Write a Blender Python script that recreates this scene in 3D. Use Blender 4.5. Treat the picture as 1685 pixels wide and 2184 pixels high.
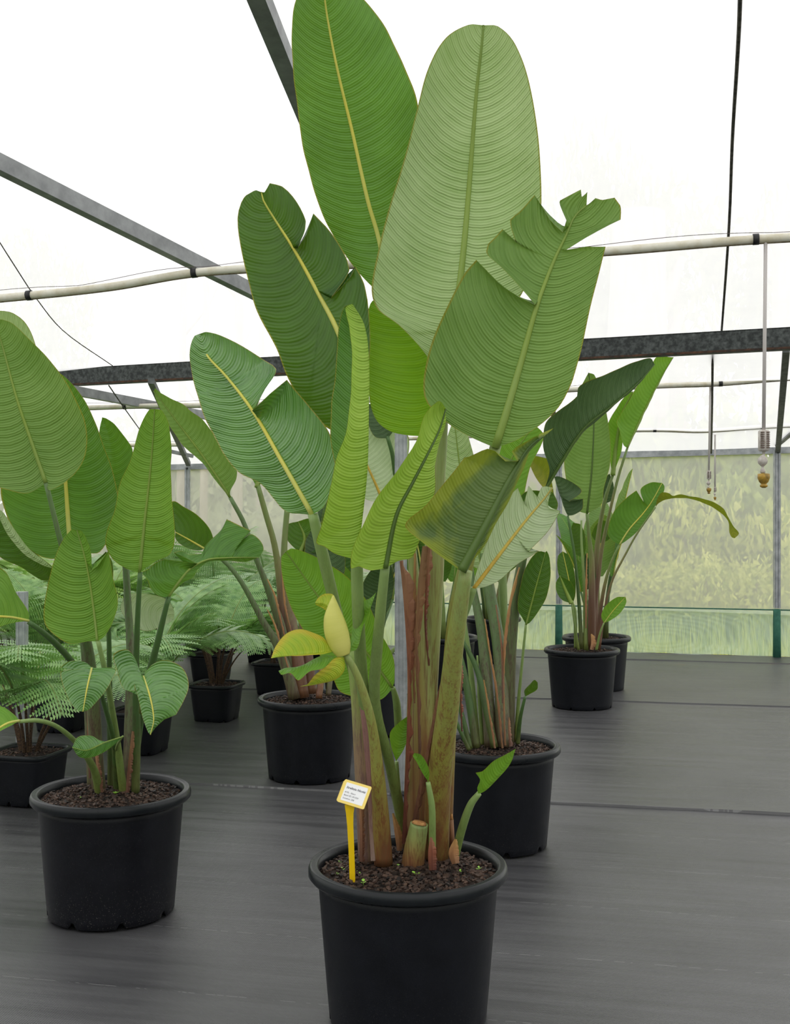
import bpy, bmesh, math, random
import numpy as np
from mathutils import Vector, Matrix

scn = bpy.context.scene
for o in list(bpy.data.objects):
    bpy.data.objects.remove(o)
COL = scn.collection

# ------------------------------------------------------------------ camera
F, CX, HY, H = 2430.0, 842.5, 1104.0, 1.30      # focal length in px, principal x, horizon y, eye height
cam = bpy.data.cameras.new('camera')
cam.sensor_fit = 'AUTO'
cam.sensor_width = 36.0
cam.lens = F / 2184.0 * 36.0
cam.shift_y = (HY - 1092.0) / 2184.0
cam.clip_end = 200
camo = bpy.data.objects.new('camera', cam)
COL.objects.link(camo)
camo.location = (0, 0, H)
camo.rotation_euler = (math.pi / 2, 0, 0)
scn.camera = camo

# ------------------------------------------------------------------ sky and exposure
world = bpy.data.worlds.new('overcast_sky')
scn.world = world
world.use_nodes = True
bg = world.node_tree.nodes['Background']
bg.inputs['Color'].default_value = (1.0, 0.995, 0.985, 1)
bg.inputs['Strength'].default_value = 1.32
scn.view_settings.view_transform = 'Standard'
scn.view_settings.look = 'None'
scn.view_settings.exposure = 0.22
scn.view_settings.gamma = 1.0
scn.view_settings.use_curve_mapping = False
try:
    scn.cycles.max_bounces = 10
    scn.cycles.transparent_max_bounces = 16
    scn.cycles.diffuse_bounces = 5
except Exception:
    pass

# ------------------------------------------------------------------ helpers
def W(px, py, Y):
    """world point that stands at depth Y where the photograph's pixel (px, py) looks"""
    return Vector(((px - CX) / F * Y, Y, H - (py - HY) / F * Y))

def ppm(Y):
    return F / Y

def tag(o, label, cat, group=None, kind=None):
    if label: o['label'] = label
    if cat: o['category'] = cat
    if group: o['group'] = group
    if kind: o['kind'] = kind
    return o

def empty(name, loc=(0, 0, 0)):
    o = bpy.data.objects.new(name, None)
    o.empty_display_size = 0.1
    COL.objects.link(o)
    o.location = loc
    return o

def adopt(o, parent):
    """parent o, keeping it where it is in the world (all parents are unrotated, unscaled empties or parts)"""
    if parent is not None:
        o.parent = parent
        w = Vector((0, 0, 0)); p = parent
        while p is not None:
            w += p.location; p = p.parent
        o.location = o.location - w
    return o

class MB:
    def __init__(s):
        s.v = []; s.f = []; s.uv = []; s.mi = []
    def add(s, verts, faces, uvs=None, mi=0):
        n = len(s.v)
        s.v.extend([tuple(x) for x in verts])
        s.uv.extend(uvs if uvs is not None else [(0.0, 0.0)] * len(verts))
        s.f.extend([tuple(i + n for i in f) for f in faces])
        s.mi.extend([mi] * len(faces))
    def box(s, c, size, rot=None, mi=0):
        R = rot if rot is not None else Matrix.Identity(3)
        vs = []
        for dx in (-.5, .5):
            for dy in (-.5, .5):
                for dz in (-.5, .5):
                    vs.append(Vector(c) + R @ Vector((dx * size[0], dy * size[1], dz * size[2])))
        s.add(vs, [(0, 1, 3, 2), (4, 6, 7, 5), (0, 4, 5, 1), (2, 3, 7, 6), (0, 2, 6, 4), (1, 5, 7, 3)],
              [(v.x, v.y + v.z) for v in vs], mi)
    def bar(s, a, b, w, h, up=(0, 0, 1), mi=0):
        a = Vector(a); b = Vector(b); d = b - a; L = d.length; d.normalize()
        up = Vector(up); x = d.cross(up)
        if x.length < 1e-4: x = d.cross(Vector((1, 0, 0)))
        x.normalize(); z = x.cross(d)
        R = Matrix((x, d, z)).transposed()
        s.box((a + b) / 2, (w, L, h), R, mi)
    def tube(s, pts, rad, n=10, flat=1.0, caps=True, ref=(0, 1, 0), mi=0):
        """swept tube; UV = (t, angle); flat squashes it along ref"""
        pts = [Vector(p) for p in pts]
        m = len(pts)
        if not hasattr(rad, '__len__'): rad = [rad] * m
        vs = []; uv = []
        for i, p in enumerate(pts):
            d = (pts[min(i + 1, m - 1)] - pts[max(i - 1, 0)]).normalized()
            r = Vector(ref)
            y = r - d * r.dot(d)
            if y.length < 1e-3: y = Vector((1, 0, 0)) - d * d.x
            y.normalize(); x = d.cross(y)
            for k in range(n + 1):
                a = 2 * math.pi * k / n
                vs.append(p + (x * math.cos(a) + y * math.sin(a) * flat) * rad[i])
                uv.append((i / (m - 1), k / n))
        fs = []
        for i in range(m - 1):
            for k in range(n):
                a = i * (n + 1) + k
                fs.append((a, a + 1, a + n + 2, a + n + 1))
        if caps:
            fs.append(tuple(range(n - 1, -1, -1)))
            fs.append(tuple((m - 1) * (n + 1) + k for k in range(n)))
        s.add(vs, fs, uv, mi)
    def lathe(s, prof, n=64, c=(0, 0, 0), rf=None, mi=0, zf=None):
        """profile [(r, z)...] round the z axis; rf(angle) scales the radius"""
        vs = []; uv = []
        m = len(prof)
        for i, (r, z) in enumerate(prof):
            for k in range(n):
                a = 2 * math.pi * k / n
                q = r * (rf(a) if rf else 1.0)
                zz = z if zf is None else zf(i, k, z)
                vs.append((c[0] + q * math.cos(a), c[1] + q * math.sin(a), c[2] + zz))
                uv.append((k / n, i / max(1, m - 1)))
        fs = []
        for i in range(m - 1):
            for k in range(n):
                k2 = (k + 1) % n
                fs.append((i * n + k, i * n + k2, (i + 1) * n + k2, (i + 1) * n + k))
        s.add(vs, fs, uv, mi)
    def mesh(s, name, smooth=True):
        me = bpy.data.meshes.new(name)
        me.from_pydata(s.v, [], s.f)
        uvl = me.uv_layers.new(name='UVMap')
        idx = np.empty(len(me.loops), dtype=np.int32)
        me.loops.foreach_get('vertex_index', idx)
        uvs = np.array(s.uv, dtype=np.float32)[idx]
        uvl.data.foreach_set('uv', uvs.ravel())
        if any(s.mi):
            me.polygons.foreach_set('material_index', np.array(s.mi, dtype=np.int32))
        me.polygons.foreach_set('use_smooth', np.full(len(me.polygons), bool(smooth)))
        me.update()
        return me
    def build(s, name, mat, parent=None, smooth=True, origin=None):
        """link as one object; the mesh is re-centred on origin (default: the parent's place)"""
        if origin is None:
            origin = Vector((0, 0, 0))
            p = parent
            while p is not None:
                origin += p.location; p = p.parent
        origin = Vector(origin)
        s.v = [(a - origin.x, b - origin.y, c - origin.z) for a, b, c in s.v]
        me = s.mesh(name, smooth)
        for m in (mat if isinstance(mat, (list, tuple)) else [mat]):
            me.materials.append(m)
        o = bpy.data.objects.new(name, me)
        COL.objects.link(o)
        o.location = origin
        return adopt(o, parent)

def cprops(o, **k):
    for a, b in k.items(): o[a] = b
    return o

def hermite(ts, P, q, sharp=()):
    """smooth curve through P at ts, sampled at q; broken at the indices in sharp"""
    ts = np.asarray(ts, float); P = np.asarray(P, float); q = np.asarray(q, float)
    n = len(ts)
    cuts = [0] + [i for i in sorted(set(sharp)) if 0 < i < n - 1] + [n - 1]
    out = np.zeros((len(q), P.shape[1]))
    for a, b in zip(cuts[:-1], cuts[1:]):
        t = ts[a:b + 1]; p = P[a:b + 1]; m = len(t)
        d = np.zeros_like(p)
        for i in range(m):
            i0, i1 = max(0, i - 1), min(m - 1, i + 1)
            d[i] = (p[i1] - p[i0]) / max(1e-6, t[i1] - t[i0])
        sel = (q >= t[0] - 1e-9) & (q <= t[-1] + 1e-9)
        qq = q[sel]
        k = np.clip(np.searchsorted(t, qq, side='right') - 1, 0, m - 2)
        h = np.maximum(1e-6, t[k + 1] - t[k]); x = np.clip((qq - t[k]) / h, 0, 1)
        h00 = 2 * x**3 - 3 * x**2 + 1; h10 = x**3 - 2 * x**2 + x
        h01 = -2 * x**3 + 3 * x**2; h11 = x**3 - x**2
        out[sel] = h00[:, None] * p[k] + (h10 * h)[:, None] * d[k] + h01[:, None] * p[k + 1] + (h11 * h)[:, None] * d[k + 1]
    return out

# ------------------------------------------------------------------ materials
MATS = {}
def lin(r, g, b):
    f = lambda c: (c / 255 / 12.92) if c / 255 <= 0.04045 else ((c / 255 + 0.055) / 1.055) ** 2.4
    return (f(r), f(g), f(b), 1)

class NT:
    def __init__(s, name):
        s.m = bpy.data.materials.new(name); s.m.use_nodes = True
        s.t = s.m.node_tree; s.t.nodes.clear()
        s.out = s.n('ShaderNodeOutputMaterial')
    def n(s, typ, **props):
        x = s.t.nodes.new(typ)
        for k, v in props.items(): setattr(x, k, v)
        return x
    def l(s, a, b): s.t.links.new(a, b)
    def math(s, op, a, b=None, c=None):
        x = s.n('ShaderNodeMath', operation=op)
        for i, v in enumerate((a, b, c)):
            if v is None: continue
            if hasattr(v, 'is_linked'): s.l(v, x.inputs[i])
            else: x.inputs[i].default_value = v
        return x.outputs[0]
    def mix(s, fac, a, b, blend='MIX'):
        x = s.n('ShaderNodeMix', data_type='RGBA', blend_type=blend)
        for i, v in ((0, fac), (6, a), (7, b)):
            if hasattr(v, 'is_linked'): s.l(v, x.inputs[i])
            else: x.inputs[i].default_value = v
        return x.outputs[2]
    def ramp(s, fac, stops):
        x = s.n('ShaderNodeValToRGB')
        e = x.color_ramp.elements
        while len(e) < len(stops): e.new(0.5)
        for el, (p, c) in zip(e, stops):
            el.position = p; el.color = c
        s.l(fac, x.inputs[0]); return x.outputs[0]
    def noise(s, vec, scale, detail=3, rough=0.5, dist=0.0):
        x = s.n('ShaderNodeTexNoise')
        x.inputs['Scale'].default_value = scale; x.inputs['Detail'].default_value = detail
        x.inputs['Roughness'].default_value = rough; x.inputs['Distortion'].default_value = dist
        if vec is not None: s.l(vec, x.inputs['Vector'])
        return x.outputs['Fac']
    def coord(s, which='Object'):
        return s.n('ShaderNodeTexCoord').outputs[which]
    def geo(s, which='Position'):
        return s.n('ShaderNodeNewGeometry').outputs[which]
    def mapv(s, vec, scale=(1, 1, 1), rot=(0, 0, 0), loc=(0, 0, 0)):
        x = s.n('ShaderNodeMapping')
        x.inputs['Scale'].default_value = scale; x.inputs['Rotation'].default_value = rot; x.inputs['Location'].default_value = loc
        s.l(vec, x.inputs['Vector']); return x.outputs[0]
    def bump(s, h, strength=0.3, dist=0.01):
        x = s.n('ShaderNodeBump'); x.inputs['Strength'].default_value = strength; x.inputs['Distance'].default_value = dist
        s.l(h, x.inputs['Height']); return x.outputs[0]
    def bsdf(s, col, rough=0.5, spec=0.5, metal=0.0, normal=None):
        x = s.n('ShaderNodeBsdfPrincipled')
        for k, v in (('Base Color', col), ('Roughness', rough), ('Specular IOR Level', spec), ('Metallic', metal)):
            if hasattr(v, 'is_linked'): s.l(v, x.inputs[k])
            else: x.inputs[k].default_value = v
        if normal is not None: s.l(normal, x.inputs['Normal'])
        return x.outputs[0]
    def shade(s, typ, col):
        x = s.n(typ)
        if hasattr(col, 'is_linked'): s.l(col, x.inputs['Color'])
        else: x.inputs['Color'].default_value = col
        return x.outputs[0]
    def mixsh(s, fac, a, b):
        x = s.n('ShaderNodeMixShader')
        if hasattr(fac, 'is_linked'): s.l(fac, x.inputs[0])
        else: x.inputs[0].default_value = fac
        s.l(a, x.inputs[1]); s.l(b, x.inputs[2]); return x.outputs[0]
    def done(s, sh):
        s.l(sh, s.out.inputs['Surface']); return s.m

GAIN = 1.10
def leaf_mat(name, hi, lo, rough=0.4, transl=0.3, freq=42.0, edge=(150, 140, 40), tcol=None, spec=0.45, bump=0.45, patch=None, bloom=None):
    """leaf blade: ribs run along lines of equal u, margin at |v| = 1"""
    if name in MATS: return MATS[name]
    hi = [min(250, c * GAIN) for c in hi]; lo = [min(250, c * GAIN) for c in lo]
    n = NT(name)
    uv = n.coord('UV'); sep = n.n('ShaderNodeSeparateXYZ'); n.l(uv, sep.inputs[0])
    u, v = sep.outputs[0], sep.outputs[1]
    pos = n.geo()
    wob = n.noise(pos, 11, 3)
    uu = n.math('ADD', u, n.math('MULTIPLY', wob, 0.010))
    s1 = n.math('SINE', n.math('MULTIPLY', uu, freq * 6.2832))
    s2 = n.math('SINE', n.math('MULTIPLY', uu, freq * 3.3 * 6.2832))
    rib = n.math('ADD', n.math('MULTIPLY', s1, 0.62), n.math('MULTIPLY', s2, 0.38))
    rib = n.math('MULTIPLY', rib, n.math('ADD', 0.25, n.math('MULTIPLY', n.noise(pos, 13, 2), 1.3)))
    big = n.noise(pos, 5.5, 3)
    stv = n.n('ShaderNodeCombineXYZ'); n.l(n.math('MULTIPLY', u, 60.0), stv.inputs[0]); n.l(n.math('MULTIPLY', v, 2.0), stv.inputs[1])
    streak = n.noise(stv.outputs[0], 1.0, 4, 0.6)
    stw = n.n('ShaderNodeCombineXYZ'); n.l(n.math('MULTIPLY', u, 13.0), stw.inputs[0]); n.l(n.math('MULTIPLY', v, 1.4), stw.inputs[1]); n.l(n.math('MULTIPLY', wob, 1.5), stw.inputs[2])
    streak = n.math('ADD', n.math('MULTIPLY', streak, 0.55), n.math('MULTIPLY', n.noise(stw.outputs[0], 1.0, 2), 0.45))
    fac = n.math('ADD', n.math('MULTIPLY', rib, 0.15), n.math('ADD', n.math('MULTIPLY', big, 1.1), n.math('MULTIPLY', streak, 0.7)))
    fac = n.math('SUBTRACT', fac, 0.4)
    fac = n.math('MINIMUM', n.math('MAXIMUM', fac, 0.0), 1.0)
    col = n.mix(fac, lin(*lo), lin(*hi))
    if patch is not None:
        pn = n.noise(pos, 7.0, 4, 0.6, 0.6)
        av = n.math('ABSOLUTE', v)
        pf = n.math('MULTIPLY', n.math('SUBTRACT', n.math('ADD', pn, n.math('MULTIPLY', av, 0.55)), 0.78), 5.0)
        pf = n.math('MINIMUM', n.math('MAXIMUM', pf, 0.0), 1.0)
        col = n.mix(pf, col, lin(*patch))
    av = n.math('ABSOLUTE', v)
    ed = n.math('MULTIPLY', n.math('SUBTRACT', av, 0.976), 90.0)
    ed = n.math('MINIMUM', n.math('MAXIMUM', ed, 0.0), 0.85)
    col = n.mix(ed, col, lin(*edge))
    h = n.math('ADD', rib, n.math('MULTIPLY', streak, 0.6))
    nb = n.bump(h, min(1.0, bump * 1.2), 0.0022)
    rv = n.math('ADD', n.math('MULTIPLY', n.noise(pos, 16, 3), 0.25), rough - 0.12)
    pr = n.bsdf(col, rv, spec, 0.0, nb)
    tc = n.mix(0.5, col, lin(*(tcol if tcol else (150, 190, 40))))
    tr = n.shade('ShaderNodeBsdfTranslucent', tc)
    MATS[name] = n.done(n.mixsh(transl, pr, tr))
    return MATS[name]

def stalk_mat(name, stops, rough=0.42, streak=0.35, dark=(70, 55, 40), transl=0.0):
    """petiole or sheath: colour runs along the stalk (u: 0 at the soil, 1 at the leaf), fine lengthwise streaks"""
    if name in MATS: return MATS[name]
    n = NT(name)
    uv = n.coord('UV'); sep = n.n('ShaderNodeSeparateXYZ'); n.l(uv, sep.inputs[0])
    u, v = sep.outputs[0], sep.outputs[1]
    pos = n.geo()
    st = n.math('ADD', n.math('MULTIPLY', n.noise(n.mapv(pos, (90, 90, 1.1)), 1.0, 4, 0.6), 0.55), n.math('MULTIPLY', n.noise(n.mapv(pos, (330, 330, 2.0)), 1.0, 3, 0.6), 0.45))
    uw = n.math('ADD', u, n.math('MULTIPLY', n.math('SUBTRACT', n.noise(n.mapv(pos, (34, 34, 1.6)), 1.0, 3), 0.5), 0.7))
    col = n.ramp(uw, [(p, lin(*c)) for p, c in stops])
    sf = n.math('MULTIPLY', n.math('MAXIMUM', n.math('SUBTRACT', st, 0.48), 0.0), streak * 20)
    sf = n.math('MINIMUM', n.math('MULTIPLY', sf, n.math('SUBTRACT', 1.15, u)), 0.75)
    col = n.mix(sf, col, lin(*dark))
    nb = n.bump(st, 0.6, 0.003)
    MATS[name] = n.done(n.bsdf(col, rough, 0.45, 0, nb))
    return MATS[name]

def plain_mat(name, c, rough=0.5, metal=0.0, spec=0.5, c2=None, scale=20.0, bump=0.0, stretch=(1, 1, 1), lo=0.35, hi=0.65, detail=5):
    if name in MATS: return MATS[name]
    n = NT(name)
    pos = n.mapv(n.geo(), stretch)
    ns = n.noise(pos, scale, detail, 0.6)
    if c2 is not None:
        col = n.ramp(ns, [(lo, lin(*c)), (hi, lin(*c2))])
    else:
        col = lin(*c)
    nb = n.bump(ns, bump, 0.01) if bump else None
    MATS[name] = n.done(n.bsdf(col, rough, spec, metal, nb))
    return MATS[name]

def cloth_mat(name, col, clear, diff=0.35, weave=None, rings=False):
    """woven or film cover: partly clear, the rest scatters daylight through"""
    if name in MATS: return MATS[name]
    n = NT(name)
    pos = n.geo()
    ns = n.noise(n.mapv(pos, (3, 3, 1.2)), 1.0, 4, 0.6)
    c2 = tuple(x * 0.9 for x in col[:3]) + (1,)
    cc = n.mix(ns, col, c2)
    df = n.shade('ShaderNodeBsdfDiffuse', cc); tr = n.shade('ShaderNodeBsdfTranslucent', cc)
    sc = n.mixsh(1 - diff, df, tr)
    tp = n.shade('ShaderNodeBsdfTransparent', (1, 1, 1, 1))
    fac = n.math('ADD', 1 - clear, n.math('MULTIPLY', n.math('SUBTRACT', ns, 0.5), 0.18))
    if rings:
        wv = n.n('ShaderNodeTexWave', wave_type='RINGS', rings_direction='SPHERICAL')
        wv.inputs['Scale'].default_value = 4.2; wv.inputs['Distortion'].default_value = 9.0; wv.inputs['Detail'].default_value = 1.0
        wv.inputs['Detail Scale'].default_value = 0.5
        n.l(n.mapv(pos, (0.8, 0.8, 2.2), loc=(-2.0, -8.6, -0.3)), wv.inputs['Vector'])
        fac = n.math('ADD', fac, n.math('MULTIPLY', n.math('SUBTRACT', wv.outputs['Fac'], 0.5), 0.085))
    fac = n.math('MINIMUM', n.math('MAXIMUM', fac, 0.05), 0.98)
    MATS[name] = n.done(n.mixsh(fac, tp, sc))
    return MATS[name]

# ------------------------------------------------------------------ the setting: ground, floor mats, back wall, roof
WM, WY0 = 0.264, 11.59                         # back wall: Y = WY0 - WM * X
def wallY(px): return WY0 / (1 + WM * (px - CX) / F)
def wp(px, py, off=0.0):
    Y = WY0 / (1 + WM * (px - CX) / F) + off
    return W(px, py, Y)

def mat_floor():
    n = NT('woven_weed_mat')
    pos = n.geo()
    r = n.mapv(pos, (1, 1, 1), (0, 0, math.atan(0.21)))
    str_ = n.noise(n.mapv(r, (0.9, 16, 1)), 1.0, 5, 0.62)
    str2 = n.noise(n.mapv(r, (3.0, 60, 1)), 1.0, 3, 0.6)
    blot = n.noise(pos, 1.1, 4, 0.6, 0.4)
    f = n.math('ADD', n.math('MULTIPLY', str_, 0.6), n.math('MULTIPLY', blot, 0.5))
    col = n.ramp(f, [(0.36, lin(50, 50, 53)), (0.70, lin(82, 82, 84))])
    sep = n.n('ShaderNodeSeparateXYZ'); n.l(pos, sep.inputs[0])
    vv = n.math('ADD', sep.outputs[1], n.math('MULTIPLY', sep.outputs[0], 0.21))
    fr = n.math('FRACT', n.math('DIVIDE', n.math('ADD', vv, 0.04), 0.47))
    ln = n.math('LESS_THAN', n.math('ABSOLUTE', n.math('SUBTRACT', fr, 0.5)), 0.0042)
    dash = n.math('GREATER_THAN', n.noise(n.mapv(pos, (30, 2, 1)), 1.0, 2), 0.5)
    ln = n.math('MULTIPLY', n.math('MULTIPLY', ln, dash), 0.35)
    col = n.mix(ln, col, lin(150, 150, 150))
    # dried mud on the far mats
    mud = n.math('MULTIPLY', n.math('SUBTRACT', n.noise(pos, 2.6, 6, 0.65), 0.60), 6.0)
    far = n.math('MULTIPLY', n.math('SUBTRACT', sep.outputs[1], 7.6), 0.8)
    mud = n.math('MULTIPLY', n.math('MINIMUM', n.math('MAXIMUM', mud, 0.0), 0.8), n.math('MINIMUM', n.math('MAXIMUM', far, 0.0), 1.0))
    col = n.mix(mud, col, lin(92, 74, 60))
    w1 = n.n('ShaderNodeTexWave', wave_type='BANDS', bands_direction='DIAGONAL'); w1.inputs['Scale'].default_value = 90; w1.inputs['Distortion'].default_value = 0.6
    n.l(pos, w1.inputs['Vector'])
    h = n.math('ADD', n.math('MULTIPLY', w1.outputs['Fac'], 0.12), n.math('ADD', n.math('MULTIPLY', str2, 0.35), n.math('MULTIPLY', str_, 1.0)))
    nb = n.bump(h, 0.30, 0.010)
    rg = n.math('ADD', 0.27, n.math('MULTIPLY', str_, 0.26))
    return n.done(n.bsdf(col, rg, 0.75, 0, nb))
M_MAT = mat_floor()

M_GROUND = plain_mat('pasture_ground', (150, 165, 95), 0.9, c2=(190, 195, 135), scale=3, bump=0.4)
g = MB(); g.add([(-40, -15, -0.06), (40, -15, -0.06), (40, 60, -0.06), (-40, 60, -0.06)], [(0, 1, 2, 3)])
cprops(g.build('ground', M_GROUND), kind='structure', label='grassy ground outside beyond the mesh wall', category='ground')

floor = MB(); floor.add([(-9, -4, -0.02), (9, -4, -0.02), (9, WY0 - WM * 9, -0.02), (-9, WY0 + WM * 9, -0.02)], [(0, 1, 2, 3)])
floor = floor.build('floor', M_MAT)
cprops(floor, kind='structure', label='black woven weed mat covering the nursery floor', category='floor')

rnd = random.Random(5)
def vnoise(x, seed):
    return math.sin(x * 1.7 + seed) * 0.5 + math.sin(x * 4.1 + seed * 2.3) * 0.3 + math.sin(x * 9.7 + seed * 0.7) * 0.2

def mat_sheet(v0, v1, lift, seed):
    """one strip of weed mat between two seams; its near edge laps over the strip in front"""
    m = MB(); nu, nv = 120, 16
    vs = []; uv = []
    for j in range(nv + 1):
        fv = j / nv
        fv = fv ** 1.6 if j < nv else 1.0
        for i in range(nu + 1):
            X = -8.8 + 17.6 * i / nu
            v = v0 + (v1 - v0) * fv
            Y = v - 0.21 * X
            Ywall = WY0 - WM * X - 0.01
            Y = min(Y, Ywall)
            z = lift + 0.0025 * vnoise(X * 0.8 + v, seed) * min(1, fv * 3)
            if j == 0:
                Y += 0.012 * vnoise(X * 1.3, seed)
                z = lift + 0.005 + 0.006 * max(0, vnoise(X * 1.1, seed + 2))
            vs.append((X, Y, z)); uv.append((X, v))
    n0 = len(vs)
    for i in range(nu + 1):                      # turned-down front edge
        x, y, z = vs[i]; vs.append((x, y - 0.001, -0.012)); uv.append((x, y))
    fs = [(j * (nu + 1) + i, j * (nu + 1) + i + 1, (j + 1) * (nu + 1) + i + 1, (j + 1) * (nu + 1) + i) for j in range(nv) for i in range(nu)]
    fs += [(n0 + i, n0 + i + 1, i + 1, i) for i in range(nu)]
    m.add(vs, fs, uv)
    return m.build('mat_sheet', M_MAT, floor)
mat_sheet(2.30, 5.42, -0.006, 1.0)
mat_sheet(5.36, 8.46, -0.003, 3.1)
mat_sheet(8.40, 11.0, 0.0, 5.7)
mat_sheet(10.85, 12.4, 0.002, 8.2)
mat_sheet(-3.5, 2.36, -0.009, 4.4)

# --- galvanised steel
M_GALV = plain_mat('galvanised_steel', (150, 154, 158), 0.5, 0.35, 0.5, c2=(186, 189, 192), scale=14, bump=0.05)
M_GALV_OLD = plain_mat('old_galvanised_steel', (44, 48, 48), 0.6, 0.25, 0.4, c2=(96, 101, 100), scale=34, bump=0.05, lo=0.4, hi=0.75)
M_RUST = plain_mat('rusty_flange', (52, 46, 42), 0.8, 0.1, 0.3, c2=(94, 66, 50), scale=22, bump=0.1)
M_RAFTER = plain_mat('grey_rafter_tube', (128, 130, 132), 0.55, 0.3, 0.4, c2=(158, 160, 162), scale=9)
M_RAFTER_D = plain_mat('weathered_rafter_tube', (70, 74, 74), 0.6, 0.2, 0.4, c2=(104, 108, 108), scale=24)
M_GREENPOST = plain_mat('green_shade_post', (42, 92, 78), 0.7, 0, 0.3, c2=(60, 112, 94), scale=18)
M_GAUZE = cloth_mat('clear_mesh_curtain', (0.99, 0.99, 0.955, 1), 0.48, 0.10)
M_SKIRT = cloth_mat('green_mesh_skirt', (0.78, 0.95, 0.89, 1), 0.46, 0.25, rings=True)
M_COVER = cloth_mat('white_roof_film', (0.90, 0.90, 0.892, 1), 0.20, 0.10)
M_COVER2 = cloth_mat('white_roof_film_far', (0.93, 0.925, 0.90, 1), 0.28, 0.12)
M_BLACKP = plain_mat('black_strap', (22, 22, 24), 0.5)
M_ROPE = plain_mat('dark_seam_tape', (40, 38, 36), 0.8, c2=(96, 92, 84), scale=40)

# --- back wall: clear mesh above, green mesh skirt below, top rail, posts
RAIL = lambda px: 996 - 36 * (px - 390) / 1295.0             # top rail, bottom line in the photo
wall = MB()
px_a, px_b = -1100, 2500
n_ = 60
vs = []; fs = []
for i in range(n_ + 1):
    px = px_a + (px_b - px_a) * i / n_
    top = wp(px, RAIL(px)); 
    bot = Vector((top.x, top.y, 0.40 + 0.01 * math.sin(px * 0.01)))
    wob = 0.02 * math.sin(px * 0.013) 
    vs += [top, (top.x, top.y + wob, (top.z + bot.z) / 2), bot]
for i in range(n_):
    a = i * 3
    fs += [(a, a + 3, a + 4, a + 1), (a + 1, a + 4, a + 5, a + 2)]
wall.add(vs, fs)
wall = wall.build('wall_back', M_GAUZE, origin=wp(842, 1365))
cprops(wall, kind='structure', label='clear mesh curtain wall with hedge showing hazily through it', category='wall')

sk = MB(); vs = []; fs = []
nz = 6
for i in range(n_ * 2 + 1):
    px = px_a + (px_b - px_a) * i / (n_ * 2)
    p = wp(px, 1300, -0.03)
    for k in range(nz + 1):
        z = 0.44 * (1 - k / nz)
        vs.append((p.x, p.y + 0.015 * math.sin(px * 0.021 + k) * (k / nz), max(z, 0.006 + 0.006 * math.sin(px * .05))))
for i in range(n_ * 2):
    for k in range(nz):
        a = i * (nz + 1) + k
        fs.append((a, a + nz + 1, a + nz + 2, a + 1))
sk.add(vs, fs); sk.build('mesh_skirt', M_SKIRT, wall)
hem = MB()
hem.tube([wp(px, 1300, -0.035) * Vector((1, 1, 0)) if False else Vector((wp(px, 1300, -0.035).x, wp(px, 1300, -0.035).y, 0.44)) for px in range(px_a, px_b, 60)], 0.006, 6)
hem.build('skirt_hem', M_GREENPOST, wall)
rail = MB(); rail.bar(wp(px_a, RAIL(px_a)), wp(px_b, RAIL(px_b)), 0.05, 0.06); rail.build('top_rail', M_GALV, wall, smooth=False)
for px in (-330, 400, 1192, 1657, 2200):
    p = wp(px, 1300, -0.06); tz = wp(px, RAIL(px)).z
    po = MB()
    po.bar((p.x, p.y, 0.46), (p.x, p.y, tz), 0.055, 0.05, up=(0, 1, 0))
    po.bar((p.x - 0.014, p.y - 0.028, 0.46), (p.x - 0.014, p.y - 0.028, tz - 0.02), 0.012, 0.012, up=(0, 1, 0))
    po.bar((p.x + 0.014, p.y - 0.028, 0.46), (p.x + 0.014, p.y - 0.028, tz - 0.02), 0.012, 0.012, up=(0, 1, 0))
    po = po.build('post', M_GALV, wall, smooth=False)
    sl = MB(); sl.tube([(p.x, p.y, -0.01), (p.x, p.y, 0.2), (p.x, p.y, 0.45)], [0.038, 0.036, 0.034], 12)
    sl.build('shade_sleeve', M_GREENPOST, po)
    bo = MB(); bo.tube([(p.x, p.y - 0.02, tz - 0.02), (p.x, p.y - 0.045, tz - 0.02)], 0.012, 8); bo.build('bolt', M_GALV_OLD, po)

# --- unseen cloth walls, added to cut low light from the sides and behind
M_SHADE = cloth_mat('added_light_cut_cloth', (0.40, 0.46, 0.42, 1), 0.35, 0.4)
for nm, p, q in (('added_wall_left', (-9.0, -5.0), (-9.0, 13.9)), ('added_wall_right', (9.0, -5.0), (9.0, 9.2)), ('added_wall_front', (-9.0, -5.0), (9.0, -5.0))):
    m = MB(); m.add([(p[0], p[1], 0), (q[0], q[1], 0), (q[0], q[1], 3.1), (p[0], p[1], 3.1)], [(0, 1, 2, 3)])
    cprops(m.build(nm, M_SHADE, origin=(p[0], p[1], 0)), kind='structure', label='unseen green cloth wall added to cut light from the open sides', category='wall')

# --- roof: white film over a steel frame, rising from the back wall towards the viewer
BEAM = lambda px: 805 - 84 * (px - 130) / 1555.0             # lower chord centre line of the dark purlin
BM = 0.40
def beamY(px): return 8.0 / (1 + BM * (px - CX) / F)
def rz(X, Y):
    """roof height over the floor"""
    v = Y + 0.30 * X
    return 3.10 if v < 2.6 else 3.10 - (v - 2.6) * 0.112
def roof_hit(px, py, drop=0.0):
    """where the sight line through a pixel meets the roof"""
    Y = 3.0
    for _ in range(60):
        p = W(px, py, Y)
        zz = rz(p.x, Y) - drop
        k = (HY - py) / F
        Y = Y + 0.5 * ((zz - H) / max(k, 1e-3) - Y)
    return W(px, py, Y)

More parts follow.
